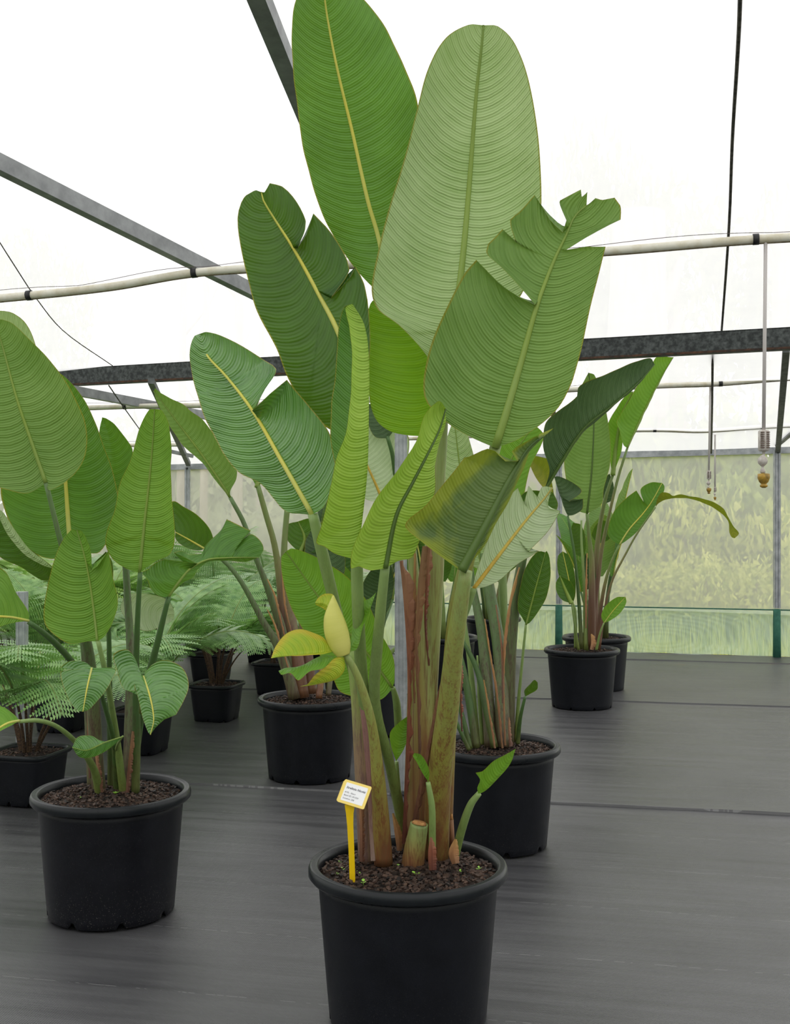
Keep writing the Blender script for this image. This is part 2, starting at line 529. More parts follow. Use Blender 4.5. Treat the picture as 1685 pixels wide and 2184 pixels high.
ceil = MB(); vs = []; fs = []; uv = []
nu, nv = 72, 72
for j in range(nv + 1):
    for i in range(nu + 1):
        X = -9 + 18 * i / nu
        Ye = WY0 - WM * X + 0.03
        Y = -5 + (Ye + 5) * j / nv
        z = rz(X, Y) + 0.03
        pxw = CX + F * X / max(Y, 0.5)
        if j == nv:
            z = wp(pxw, RAIL(pxw)).z + 0.02
        elif Y > 8.2:
            f = (Y - 8.2) / (Ye - 8.2)
            z = (1 - f) * z + f * (wp(pxw, RAIL(pxw)).z + 0.02) + 0.17 * math.sin(math.pi * f)
        z += 0.012 * math.sin(X * 2.2 + Y) * math.sin(Y * 1.3)
        vs.append((X, Y, z)); uv.append((X, Y))
for j in range(nv):
    for i in range(nu):
        a = j * (nu + 1) + i
        fs.append((a, a + 1, a + nu + 2, a + nu + 1))
ceil.add(vs, fs, uv)
ceil = ceil.build('ceiling', M_COVER, origin=(0, 4, 2.8))
cprops(ceil, kind='structure', label='white translucent film roof stretched over steel frame', category='ceiling')

# dark galvanised C purlin: web plus two flanges and a returned lip
def purlin():
    a = W(-900, BEAM(-900), beamY(-900)); b = W(2700, BEAM(2700), beamY(2700))
    d = (b - a).normalized(); nrm = Vector((d.y, -d.x, 0)).normalized()
    up = Vector((0, 0, 1))
    m = MB(); m.bar(a, b, 0.008, 0.13)
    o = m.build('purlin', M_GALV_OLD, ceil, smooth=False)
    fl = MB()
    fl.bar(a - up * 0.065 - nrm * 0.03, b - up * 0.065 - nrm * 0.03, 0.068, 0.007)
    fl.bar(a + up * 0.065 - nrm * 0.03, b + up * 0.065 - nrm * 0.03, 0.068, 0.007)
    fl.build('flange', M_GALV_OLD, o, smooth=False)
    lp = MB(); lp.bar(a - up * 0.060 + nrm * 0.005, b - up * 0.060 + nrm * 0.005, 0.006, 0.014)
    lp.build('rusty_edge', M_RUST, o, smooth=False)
purlin()

def rafter(p, q, w, mat, name='rafter', extend=0.0, h=None):
    p = Vector(p); q = Vector(q); d = (q - p).normalized()
    m = MB(); m.bar(p - d * extend, q + d * extend, w, h or w)
    return m.build(name, mat, ceil, smooth=False)
r1 = rafter(roof_hit(-120, 290, 0.06), roof_hit(640, 672, 0.06), 0.055, M_RAFTER, h=0.075, extend=1.2)
r2 = rafter(roof_hit(530, -60, 0.05), roof_hit(700, 360, 0.05), 0.06, M_RAFTER, h=0.06, extend=1.0)
rafter(W(120, 826, 8.6), W(470, 892, 10.4), 0.05, M_RAFTER, h=0.07)
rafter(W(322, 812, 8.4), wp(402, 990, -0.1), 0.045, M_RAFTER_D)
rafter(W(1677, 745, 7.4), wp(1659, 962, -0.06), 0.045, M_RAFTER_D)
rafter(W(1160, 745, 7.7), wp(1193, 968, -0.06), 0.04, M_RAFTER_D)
rafter(W(1760, 862, 9.6), wp(1657, 948, -0.07), 0.04, M_RAFTER, 'brace')
rafter(W(360, 962, 11.4), W(412, 973, 11.5), 0.035, M_RAFTER, 'brace')
# straps where pipe and rafters meet; seam tapes of the film
def seam(pts, r):
    if len(pts) > 3:
        a_ = np.array([list(p) for p in pts]); c_ = hermite(np.linspace(0, 1, len(pts)), a_, np.linspace(0, 1, 24))
        pts = [Vector(x) for x in c_]
        r = r if not hasattr(r, '__len__') else list(np.interp(np.linspace(0, 1, 24), np.linspace(0, 1, len(r)), r))
    m = MB(); m.tube(pts, r, 6); return m.build('seam_tape', M_ROPE, ceil)
seam([roof_hit(1590, -500, 0.01), roof_hit(1579, -20, 0.01), roof_hit(1573, 120, 0.01), roof_hit(1562, 300, 0.012), roof_hit(1554, 500, 0.012), W(1538, 722, 7.45)], [0.0075, 0.0075, 0.0072, 0.007, 0.007, 0.007])
seam([W(1520, 752, 8.0), W(1519, 860, 9.3), wp(1517, 966, -0.04)], [0.009, 0.009, 0.009])
seam([roof_hit(-200, 200, 0.01), roof_hit(-30, 470, 0.01), roof_hit(30, 565, 0.01), roof_hit(80, 640, 0.015), roof_hit(140, 710, 0.02), roof_hit(240, 780, 0.03)], 0.0035)
seam([W(232, 822, 8.6), W(262, 866, 9.3), W(298, 916, 10.4)], 0.005)

# galvanised support posts standing on the floor inside
def support(px, ytop, Y, w, label):
    X = (px - CX) / F * Y
    t = empty('support_post', (X, Y, 0))
    zt = W(px, ytop, Y).z
    m = MB(); m.bar((X, Y, 0.0), (X, Y, zt), w, w * 0.8, up=(0, 1, 0)); m.build('post_tube', M_GALV, t, smooth=False)
    m = MB()
    for s in (-1, 1): m.bar((X + s * w * 0.3, Y - w * 0.42, 0.012), (X + s * w * 0.3, Y - w * 0.42, zt), w * 0.2, w * 0.12, up=(0, 1, 0))
    m.build('ridge', M_GALV, t, smooth=False)
    m = MB(); m.box((X, Y, 0.008), (w * 1.7, w * 1.7, 0.012)); m.build('base_plate', M_GALV_OLD, t, smooth=False)
    return tag(t, label, 'post')
support(855, 470, 5.39, 0.058, 'ridged galvanised roof post rising behind the tallest plant')
support(47, 1262, 5.62, 0.05, 'short galvanised post behind the brown stems of a fern')

# ------------------------------------------------------------------ outside: hedge, pale trunks, tall trees
def foliage_mat(name, a, b, tr=0.5):
    n = NT(name)
    oi = n.geo('Random Per Island')
    col = n.mix(oi, lin(*a), lin(*b))
    p = n.bsdf(col, 0.6, 0.3)
    t = n.shade('ShaderNodeBsdfTranslucent', col)
    return n.done(n.mixsh(tr, p, t))
M_F1 = foliage_mat('yellow_green_foliage', (140, 160, 46), (250, 248, 150))
M_F2 = foliage_mat('mid_green_foliage', (92, 124, 48), (204, 216, 116))
M_F3 = foliage_mat('grey_green_foliage', (128, 138, 100), (190, 196, 150))
M_TRUNK = plain_mat('pale_gum_bark', (158, 138, 128), 0.9, c2=(196, 182, 170), scale=5, stretch=(3, 3, 0.4), bump=0.2)
M_TWIG = plain_mat('twig_bark', (110, 92, 70), 0.9, c2=(140, 120, 96), scale=12)

def foliage_mesh(seed, n, lw, shape=1.0):
    r = random.Random(seed); m = MB()
    for _ in range(n):
        a = r.uniform(0, 6.283); u = r.uniform(-0.9, 1); rr = r.uniform(0.45, 1) ** 0.5
        k = 1 + 0.22 * math.sin(a * 3 + seed) + 0.15 * math.sin(u * 5 + seed * 2)
        c = Vector((math.cos(a) * math.sqrt(max(0, 1 - u * u)) * rr * k, math.sin(a) * math.sqrt(max(0, 1 - u * u)) * rr * k, 0.5 + 0.5 * u * rr * k))
        d = Vector((r.gauss(0, 1), r.gauss(0, 1), r.gauss(0.2, 0.8))).normalized()
        x = d.cross(Vector((r.gauss(0, 1), r.gauss(0, 1), r.gauss(0, 1)))).normalized()
        L = lw * r.uniform(0.7, 1.5)
        m.add([c - d * L, c + x * L * 0.42, c + d * L, c - x * L * 0.42], [(0, 1, 2, 3)])
    return m
FOL = {}
def shrub(X, Y, w, h, mat, k, label, name='shrub', trunk=None, group=None, cat='shrub', base=0.0):
    t = empty(name, (X, Y, -0.05))
    key = (mat.name, k)
    if key not in FOL:
        me = (foliage_mesh(k * 7 + 1, 2600, 0.062) if not trunk else foliage_mesh(k * 7 + 1, 3000, 0.045)).mesh('foliage', False); me.materials.append(mat); FOL[key] = me
    o = bpy.data.objects.new('foliage', FOL[key]); COL.objects.link(o); o.parent = t
    o.scale = (w, w * 0.8, h - base); o.location = (0, 0, base); o.rotation_euler = (0, 0, k * 1.3 + X)
    o['kind'] = 'stuff'
    m = MB()
    if trunk:
        m.tube([(X, Y, -0.05), (X + 0.05, Y, h * 0.4), (X - 0.03, Y, h * 0.8)], [trunk, trunk * 0.8, trunk * 0.4], 10); m.build('trunk', M_TRUNK, t)
    else:
        r = random.Random(k)
        m.tube([(X, Y, -0.05), (X + 0.06, Y, h * 0.3), (X + 0.02, Y + .05, h * 0.75)], [0.03, 0.022, 0.01], 6); m.build('stem', M_TWIG, t)
    return tag(t, label, cat, group)

def sx(px, Y): return (px - CX) / F * Y
G = 'bushes outside the back wall'
hedge = [(1240, 13.4, 0.62, 0.95, M_F1, 1), (1390, 13.0, 0.62, 0.80, M_F1, 2), (1500, 12.8, 0.55, 0.95, M_F1, 3), (1610, 12.6, 0.55, 0.85, M_F1, 4),
         (1730, 12.6, 0.6, 1.0, M_F1, 5), (1300, 14.2, 0.95, 1.9, M_F2, 1), (1455, 13.9, 0.8, 1.65, M_F1, 6), (1560, 14.3, 0.9, 1.85, M_F2, 2),
         (1680, 13.8, 0.8, 1.6, M_F1, 7), (1370, 15.6, 1.2, 2.7, M_F2, 3), (1520, 15.8, 1.3, 2.8, M_F2, 4), (1660, 15.8, 1.3, 2.7, M_F2, 5),
         (1800, 14.6, 1.1, 2.1, M_F2, 6), (1150, 14.4, 0.7, 1.1, M_F1, 8), (980, 15.0, 0.9, 1.0, M_F1, 9), (1060, 16.4, 1.2, 1.9, M_F2, 7)]
HL = ['low yellow-green bush outside, directly behind the two far pots', 'low yellow-green bush outside, just past the far pots, below the arching leaf', 'low yellow-green bush outside, straight below the smallest sprinkler',
      'low yellow-green bush outside, hard against the inner side of the last wall post', 'yellow-green bush outside, past the last wall post at the edge of view', 'tall green bush outside, rising behind leaves of the far pots',
      'middle-height yellow-green bush outside, between the arching leaf tip and the far pots', 'tall green bush outside, straight behind the smaller sprinklers', 'middle-height yellow-green bush outside, half behind the last wall post',
      'rearmost green bush outside, reaching the top rail beside the far pots', 'rearmost green bush outside, reaching the top rail behind the smaller sprinklers', 'rearmost green bush outside, reaching the top rail below the largest sprinkler',
      'green bush outside, mostly cut off by the edge of view past the last post', 'yellow-green bush outside, glimpsed between the dark folded leaf plant and the far pots', 'yellow-green bush outside, hidden mostly by the tallest plant', 'green bush outside, glimpsed behind the torn pale leaf']
for i, (px, Y, w, h, mt, k) in enumerate(hedge):
    shrub(sx(px, Y), Y, w, h, mt, k, HL[i], group=G)
for i, (px, Y, w, h, k) in enumerate([(330, 17, 1.5, 1.5, 11), (450, 18, 1.6, 1.35, 12), (560, 17.5, 1.5, 1.4, 13), (680, 17, 1.4, 1.4, 14), (240, 17.5, 1.6, 1.5, 15), (800, 17, 1.4, 1.5, 16)]):
    shrub(sx(px, Y), Y, w, h, M_F3, k, 'pale grey-green bush far outside, beyond the ferns', group='pale bushes beyond the ferns')
for i, (px, Y, w, h, k) in enumerate([(60, 23, 2.4, 3.2, 31), (270, 22.5, 2.4, 3.0, 32), (440, 23.5, 2.4, 2.9, 33), (600, 22.5, 2.3, 3.1, 34), (780, 23, 2.4, 3.0, 35), (960, 22, 2.3, 3.2, 36), (1150, 22.5, 2.3, 3.0, 37)]):
    shrub(sx(px, Y), Y, w, h, M_F3, k, 'broad pale thicket at the far end of the paddock, seen past the bare trunks', 'thicket', group='thickets across the paddock', cat='thicket')
# pale trunks outside
def trunk(px, Y, r, h, lean, seed):
    X = sx(px, Y); t = empty('tree_trunk', (X, Y, -0.05)); rr = random.Random(seed)
    m = MB(); m.tube([(X, Y, -0.05), (X + lean * 0.5, Y, h * 0.5), (X + lean, Y, h)], [r * 1.15, r, r * 0.8], 12); m.build('bark', M_TRUNK, t)
    for _ in range(2):
        z = rr.uniform(0.5, 0.8) * h; s = rr.choice((-1, 1))
        m = MB(); m.tube([(X + lean * z / h, Y, z), (X + lean + s * 0.4, Y, z + 0.5), (X + lean + s * 0.7, Y + .1, z + 1.2)], [r * 0.35, r * 0.25, r * 0.1], 6); m.build('branch', M_TRUNK, t)
    return t
for i, (px, Y, r, h) in enumerate([(384, 18.5, 0.07, 5.6), (432, 16.5, 0.055, 5.2), (503, 15.6, 0.07, 5.4), (552, 19, 0.06, 5), (640, 18, 0.07, 5.2)]):
    tag(trunk(px, Y, r, h, 0.06, i), ['pale bare trunk outside, just behind the wall post above the ferns', 'pale bare trunk outside, first one clear of the wall post above the ferns', 'stoutest pale bare trunk outside, above the ferns beside the glossy leaf', 'slender pale trunk outside, beneath the glossy leaf', 'pale trunk outside, half hidden under the base of the glossy leaf'][i], 'tree', 'pale trunks beyond the ferns')
tag(trunk(1350, 17.6, 0.5, 6, 0.1, 21), 'broad pale trunk outside behind the arching leaf tip', 'tree')
tag(trunk(1692, 17.0, 0.34, 6, 0.0, 22), 'dark-looking trunk at the edge of the view past the last wall post', 'tree')
tag(trunk(1145, 17.8, 0.28, 6, 0.0, 23), 'pale trunk outside half hidden by leaves of the torn plant', 'tree')
# tall crowns that show faintly through the roof film
shrub(sx(1270, 24), 24, 1.3, 9.6, M_F3, 21, 'tall tree crown showing faintly through the roof film, narrowest one', 'tall_tree', 0.25, cat='tree', base=4.0)
shrub(sx(1440, 25), 25, 2.4, 8.2, M_F3, 22, 'wide tree crown showing faintly through the roof near the seam tape', 'tall_tree', 0.3, cat='tree', base=3.5)
shrub(sx(1690, 25), 25, 1.6, 8.0, M_F3, 23, 'tree crown showing faintly through the roof at the outer edge', 'tall_tree', 0.3, cat='tree', base=3.5)
shrub(sx(60, 25), 25, 1.5, 7.4, M_F3, 24, 'tree crown showing faintly through the roof above the big dark leaf', 'tall_tree', 0.3, cat='tree', base=3.5)
# long grass at the foot of the wall outside
gm = MB(); r = random.Random(9)
for _ in range(2600):
    px = r.uniform(-200, 1900); Y = wallY(px) + r.uniform(0.08, 1.6); X = sx(px, Y); hgt = r.uniform(0.08, 0.34) * (1.0 if Y < wallY(px) + .6 else 1.2)
    a = r.uniform(0, 6.28); w = r.uniform(0.004, 0.009); b = r.uniform(-0.08, 0.08)
    gm.add([(X - w * math.cos(a), Y - w * math.sin(a), -0.06), (X + w * math.cos(a), Y + w * math.sin(a), -0.06), (X + b, Y + b * 0.5, hgt)], [(0, 1, 2)])
go = gm.build('grass', M_F1, smooth=False, origin=(0, 12, 0)); tag(go, 'long grass outside along the foot of the green mesh skirt', 'grass', kind='stuff')

# ------------------------------------------------------------------ pots
def pot_mat(name, base, spec=0.28, rough=0.42, dust=0.25):
    n = NT(name); pos = n.geo()
    sp = n.noise(pos, 260, 2, 0.7); bl = n.noise(pos, 14, 4, 0.6)
    sep = n.n('ShaderNodeSeparateXYZ'); n.l(pos, sep.inputs[0])
    col = n.ramp(bl, [(0.3, lin(*base)), (0.75, lin(*[c * 1.25 + 3 for c in base]))])
    low = n.math('MINIMUM', n.math('MAXIMUM', n.math('SUBTRACT', 1.0, n.math('MULTIPLY', sep.outputs[2], 6.0)), 0.12), 1.0)
    d = n.math('MULTIPLY', n.math('MULTIPLY', n.math('GREATER_THAN', sp, 0.66), low), dust)
    col = n.mix(d, col, lin(120, 116, 110))
    rg = n.math('ADD', rough - 0.08, n.math('MULTIPLY', bl, 0.2))
    nb = n.bump(sp, 0.12, 0.002)
    return n.done(n.bsdf(col, rg, spec, 0, nb))
M_POT = pot_mat('black_pot_plastic', (11, 13, 19))
M_POTD = pot_mat('dusty_black_pot_plastic', (12, 13, 19), dust=0.8)
M_POTR = pot_mat('black_rim_plastic', (20, 23, 26), rough=0.28, dust=0.05)

def soil_mat():
    n = NT('potting_soil'); pos = n.geo()
    a = n.noise(pos, 90, 5, 0.7); v = n.n('ShaderNodeTexVoronoi'); v.inputs['Scale'].default_value = 150; n.l(pos, v.inputs['Vector'])
    b = n.noise(pos, 12, 3)
    f = n.math('ADD', n.math('MULTIPLY', a, 0.6), n.math('MULTIPLY', b, 0.5))
    col = n.ramp(f, [(0.38, lin(20, 16, 14)), (0.6, lin(48, 38, 33)), (0.78, lin(92, 72, 60))])
    nb = n.bump(n.math('ADD', v.outputs['Distance'], a), 0.9, 0.006)
    return n.done(n.bsdf(col, 0.85, 0.25, 0, nb))
M_SOIL = soil_mat()
M_BARK = foliage_mat('bark_chips', (20, 16, 14), (86, 66, 55), 0.0)

RIM_Z, SOIL_Z = 0.40, 0.372
def lathe_pot(root, X, Y, R=0.26, top=RIM_Z, base=0.205, notch_rot=0.0, mat=None, rf=None, wet=1.0):
    """nursery pot: tapered wall, rolled rim, drain notches cut in the foot"""
    k = R / 0.26; n = 120
    rb = base; rt = R * 0.905
    prof = [(rb - 0.02, 0.012), (rb - 0.004, 0.0), (rb, 0.004), (rb + (rt - rb) * 0.06, 0.028)]
    for f in (0.2, 0.4, 0.6, 0.8, 0.93):
        prof.append((rb + (rt - rb) * f, (top - 0.03 * k) * f))
    prof += [(rt, top - 0.032 * k)]
    prof += [(rt - 0.012 * k, top - 0.03 * k), (rt - 0.012 * k, SOIL_Z * top / RIM_Z - 0.03)]
    prof = [(r, z) for r, z in prof]
    def zf(i, kk, z):
        a = (kk / n + notch_rot) * 8
        if i in (1, 2, 3) and abs((a % 1) - 0.5) < 0.05:
            return z + (0.018 if i < 3 else 0.002)
        return z
    m = MB(); m.lathe(prof, n, (X, Y, 0), rf, zf=zf)
    pot = m.build('pot', mat or M_POT, root)
    m = MB()
    rp = [(rt - 0.004 * k, top - 0.034 * k), (R * 0.975, top - 0.034 * k), (R, top - 0.026 * k), (R, top - 0.012 * k), (R * 0.985, top - 0.003 * k), (R * 0.965, top),
          (R * 0.945, top - 0.004 * k), (R * 0.93, top - 0.001 * k), (R * 0.905, top - 0.004 * k), (R * 0.885, top - 0.02 * k), (R * 0.88, top - 0.06 * k)]
    m.lathe(rp, n, (X, Y, 0), rf)
    m.build('rim', M_POTR, pot)
    return pot

def soil(root, X, Y, R, z, seed, rf=None, chips=900, mat=None):
    r = random.Random(seed); m = MB()
    rings, seg = 14, 48; vs = [(X, Y, z + 0.012)]; 
    for i in range(1, rings + 1):
        for k in range(seg):
            a = 6.2832 * k / seg; q = R * i / rings * (rf(a) if rf else 1)
            vs.append((X + q * math.cos(a), Y + q * math.sin(a), z + 0.012 * (1 - (i / rings) ** 2) + r.uniform(-0.003, 0.003)))
    fs = [(0, 1 + k, 1 + (k + 1) % seg) for k in range(seg)]
    for i in range(rings - 1):
        for k in range(seg):
            a = 1 + i * seg; b = 1 + (i + 1) * seg
            fs.append((a + k, b + k, b + (k + 1) % seg, a + (k + 1) % seg))
    m.add(vs, fs); so = m.build('soil', M_SOIL, root)
    if chips:
        m = MB()
        for _ in range(chips):
            a = r.uniform(0, 6.28); q = R * 0.97 * math.sqrt(r.random()) * (rf(a) if rf else 1)
            c = Vector((X + q * math.cos(a), Y + q * math.sin(a), z + 0.012 * (1 - (q / R) ** 2) + 0.003))
            e = Matrix.Rotation(r.uniform(0, 3.14), 3, 'Z') @ Matrix.Rotation(r.uniform(-0.5, 0.5), 3, 'X') @ Matrix.Rotation(r.uniform(-0.5, 0.5), 3, 'Y')
            s = r.uniform(0.004, 0.011)
            m.box(c, (s * r.uniform(0.8, 1.6), s * 0.8, s * 0.6), e)
        ch = m.build('bark_chips', M_BARK, so, smooth=False); ch['kind'] = 'stuff'
    return so

# ------------------------------------------------------------------ leaf and stalk builders
UP = leaf_mat('leaf_upper', (92, 142, 54), (50, 96, 28), 0.36, 0.30)
UPD = leaf_mat('leaf_upper_deep', (64, 106, 30), (28, 62, 12), 0.38, 0.25)
UPG = leaf_mat('leaf_upper_glossy', (96, 146, 62), (42, 96, 26), 0.19, 0.16, spec=1.0, bump=0.6)
UND = leaf_mat('leaf_under', (122, 152, 82), (80, 116, 46), 0.5, 0.30, bump=0.7)
UNDP = leaf_mat('leaf_under_pale', (180, 198, 148), (130, 158, 96), 0.48, 0.30, bump=0.75)
UNDG = leaf_mat('leaf_under_green', (124, 164, 64), (78, 124, 34), 0.5, 0.32, bump=0.7, patch=None)
UNDM = leaf_mat('leaf_under_mottled', (98, 118, 66), (62, 84, 40), 0.52, 0.22, patch=(140, 152, 44))
YNG = leaf_mat('leaf_young', (170, 198, 86), (120, 160, 40), 0.42, 0.35, bump=0.6)
LIME = leaf_mat('leaf_lime', (126, 170, 30), (80, 132, 16), 0.38, 0.42, edge=(120, 150, 30), bump=0.5)
YELO = leaf_mat('leaf_yellowing', (196, 196, 60), (120, 164, 40), 0.42, 0.30, freq=60, patch=(206, 190, 60))
WHT = leaf_mat('leaf_whitish_under', (196, 208, 176), (150, 172, 124), 0.5, 0.30, edge=(120, 110, 40), bump=0.7)
DRK = leaf_mat('leaf_dark', (84, 108, 68), (46, 70, 38), 0.48, 0.16, bump=0.7, tcol=(90, 130, 40))
BRT = leaf_mat('leaf_bright', (118, 164, 56), (76, 128, 30), 0.42, 0.32)
DEAD = leaf_mat('leaf_withering', (150, 142, 40), (96, 104, 24), 0.55, 0.3, edge=(110, 90, 30))

RIBY = stalk_mat('midrib_yellow', [(0.0, (196, 200, 110)), (0.5, (216, 206, 84)), (1.0, (196, 196, 90))], streak=0.0)
RIBG = stalk_mat('midrib_green', [(0.0, (136, 160, 76)), (0.5, (134, 158, 62)), (1.0, (120, 146, 60))], streak=0.0)
RIBD = stalk_mat('midrib_dark_green', [(0.0, (84, 110, 44)), (0.5, (78, 104, 40)), (1.0, (70, 96, 40))], streak=0.0)
RIBW = stalk_mat('midrib_gold', [(0.0, (208, 170, 60)), (0.5, (214, 188, 84)), (1.0, (190, 178, 100))], streak=0.12, dark=(150, 90, 40))

GS = stalk_mat('petiole_green', [(0.0, (120, 132, 66)), (0.3, (122, 144, 76)), (1.0, (138, 164, 96))], streak=0.12)
GSD = stalk_mat('petiole_deep_green', [(0.0, (96, 104, 56)), (0.3, (72, 100, 50)), (1.0, (78, 112, 58))], streak=0.2)
SHO = stalk_mat('sheath_olive', [(0.0, (112, 78, 50)), (0.16, (138, 112, 58)), (0.4, (150, 146, 66)), (0.75, (150, 160, 84)), (1.0, (140, 160, 92))], streak=0.45, dark=(120, 72, 46))
SHB = stalk_mat('sheath_brownish', [(0.0, (108, 74, 50)), (0.22, (140, 104, 64)), (0.45, (154, 138, 80)), (0.7, (150, 158, 92)), (1.0, (138, 160, 96))], streak=0.5, dark=(106, 62, 44))
SHP = stalk_mat('sheath_purplish', [(0.0, (132, 120, 96)), (0.15, (140, 112, 92)), (0.45, (146, 122, 92)), (0.8, (156, 166, 92)), (1.0, (150, 176, 96))], streak=0.55, dark=(112, 84, 80))
SHG = stalk_mat('sheath_grey_green', [(0.0, (98, 88, 62)), (0.2, (104, 108, 72)), (0.6, (92, 116, 68)), (1.0, (98, 126, 74))], streak=0.45, dark=(84, 62, 54))
SHF = stalk_mat('sheath_far', [(0.0, (122, 84, 58)), (0.3, (116, 86, 72)), (0.6, (128, 128, 76)), (1.0, (110, 138, 70))], streak=0.3, dark=(104, 72, 54))
SHC = stalk_mat('sheath_central', [(0.0, (104, 74, 50)), (0.16, (140, 106, 64)), (0.3, (156, 144, 80)), (0.45, (164, 170, 102)), (1.0, (140, 164, 100))], streak=0.4, dark=(124, 82, 54))
PAP = stalk_mat('papery_brown', [(0.0, (92, 62, 46)), (0.4, (122, 82, 58)), (0.8, (148, 106, 72)), (1.0, (146, 108, 76))], streak=0.4, dark=(88, 48, 34), rough=0.6)
PAPR = stalk_mat('papery_red', [(0.0, (104, 58, 42)), (0.5, (140, 80, 56)), (1.0, (158, 112, 84))], streak=0.4, dark=(84, 40, 32), rough=0.6)
ORG = stalk_mat('sheath_edge_orange', [(0.0, (128, 92, 62)), (0.5, (166, 118, 72)), (1.0, (176, 136, 78))], streak=0.25, dark=(120, 70, 44), rough=0.55)
CUT = plain_mat('cut_fibre', (206, 158, 96), 0.8, c2=(160, 104, 60), scale=120)

def edge_curve(spec, mid2, q):
    """edge outline in the photo's pixels, sampled at q; spec items (x, y[, t[, sharp]])"""
    pts = [tuple(mid2[0]) + (0.0,)] + list(spec) + [tuple(mid2[-1]) + (1.0,)]
    xy = np.array([p[:2] for p in pts], float)
    t = [p[2] if len(p) > 2 and p[2] is not None else None for p in pts]
    sharp = [i for i, p in enumerate(pts) if len(p) > 3]
    ch = np.concatenate([[0], np.cumsum(np.hypot(*np.diff(xy, axis=0).T))])
    known = [i for i, v in enumerate(t) if v is not None]
    tt = np.zeros(len(pts))
    for a, b in zip(known[:-1], known[1:]):
        for i in range(a, b + 1):
            f = (ch[i] - ch[a]) / max(1e-6, ch[b] - ch[a])
            tt[i] = t[a] + (t[b] - t[a]) * f
    for i in range(1, len(tt)):
        tt[i] = max(tt[i], tt[i - 1] + 2e-3)
    tt = (tt - tt[0]) / (tt[-1] - tt[0])
    return tt, xy, sharp

def leaf_surface(M, L, R, Lm, ns=8, wave=0.004, bowL=0.0, bowR=0.0, seed=0, sweep=0.05, q=None, nrm=None):
    """blade between midrib M and margins L, R (arrays n x 3)"""
    n = len(M); rr = random.Random(seed)
    ph = [rr.uniform(0, 6.28) for _ in range(4)]
    T = np.gradient(M, axis=0); T /= np.maximum(1e-9, np.linalg.norm(T, axis=1))[:, None]
    cols = []; vv = []
    for side, E, bow in ((-1, L, bowL), (1, R, bowR)):
        D = E - M
        wd = np.linalg.norm(D, axis=1)
        N = np.cross(T, D) * side
        nl = np.linalg.norm(N, axis=1); N /= np.maximum(1e-9, nl)[:, None]
        # keep the offset direction steady along the blade
        sel = wd > 0.3 * wd.max()
        Nm = N[sel].mean(axis=0); Nm /= max(1e-9, np.linalg.norm(Nm))
        N = N * 0.3 + Nm * 0.7
        ss = [i / ns for i in range(1, ns + 1)]
        for s in ss:
            w = wave * s * s * (np.sin(q * Lm * 38 + ph[0] + side) * 0.6 + np.sin(q * Lm * 71 + ph[1]) * 0.4)
            P = M + D * s + N * (bow * 4 * s * (1 - s) * wd)[:, None] + N * (w * np.minimum(1, wd / 0.05))[:, None] - T * (sweep * 4 * s * (1 - s) * wd)[:, None]
            cols.append((side * s, P))
    cols.append((0.0, M))
    cols.sort(key=lambda c: c[0])
    k = len(cols)
    V = np.stack([c[1] for c in cols], axis=1)
    vs = V.reshape(-1, 3); wdL = np.linalg.norm(L - M, axis=1); wdR = np.linalg.norm(R - M, axis=1)
    uv = [(q[i] * Lm - 0.5 * abs(cols[j][0]) ** 1.5 * (wdL[i] if cols[j][0] < 0 else wdR[i]), cols[j][0]) for i in range(n) for j in range(k)]
    fs = []
    for i in range(n - 1):
        for j in range(k - 1):
            a = i * k + j
            fs.append((a, a + 1, a + k + 1, a + k))
    return vs, fs, uv

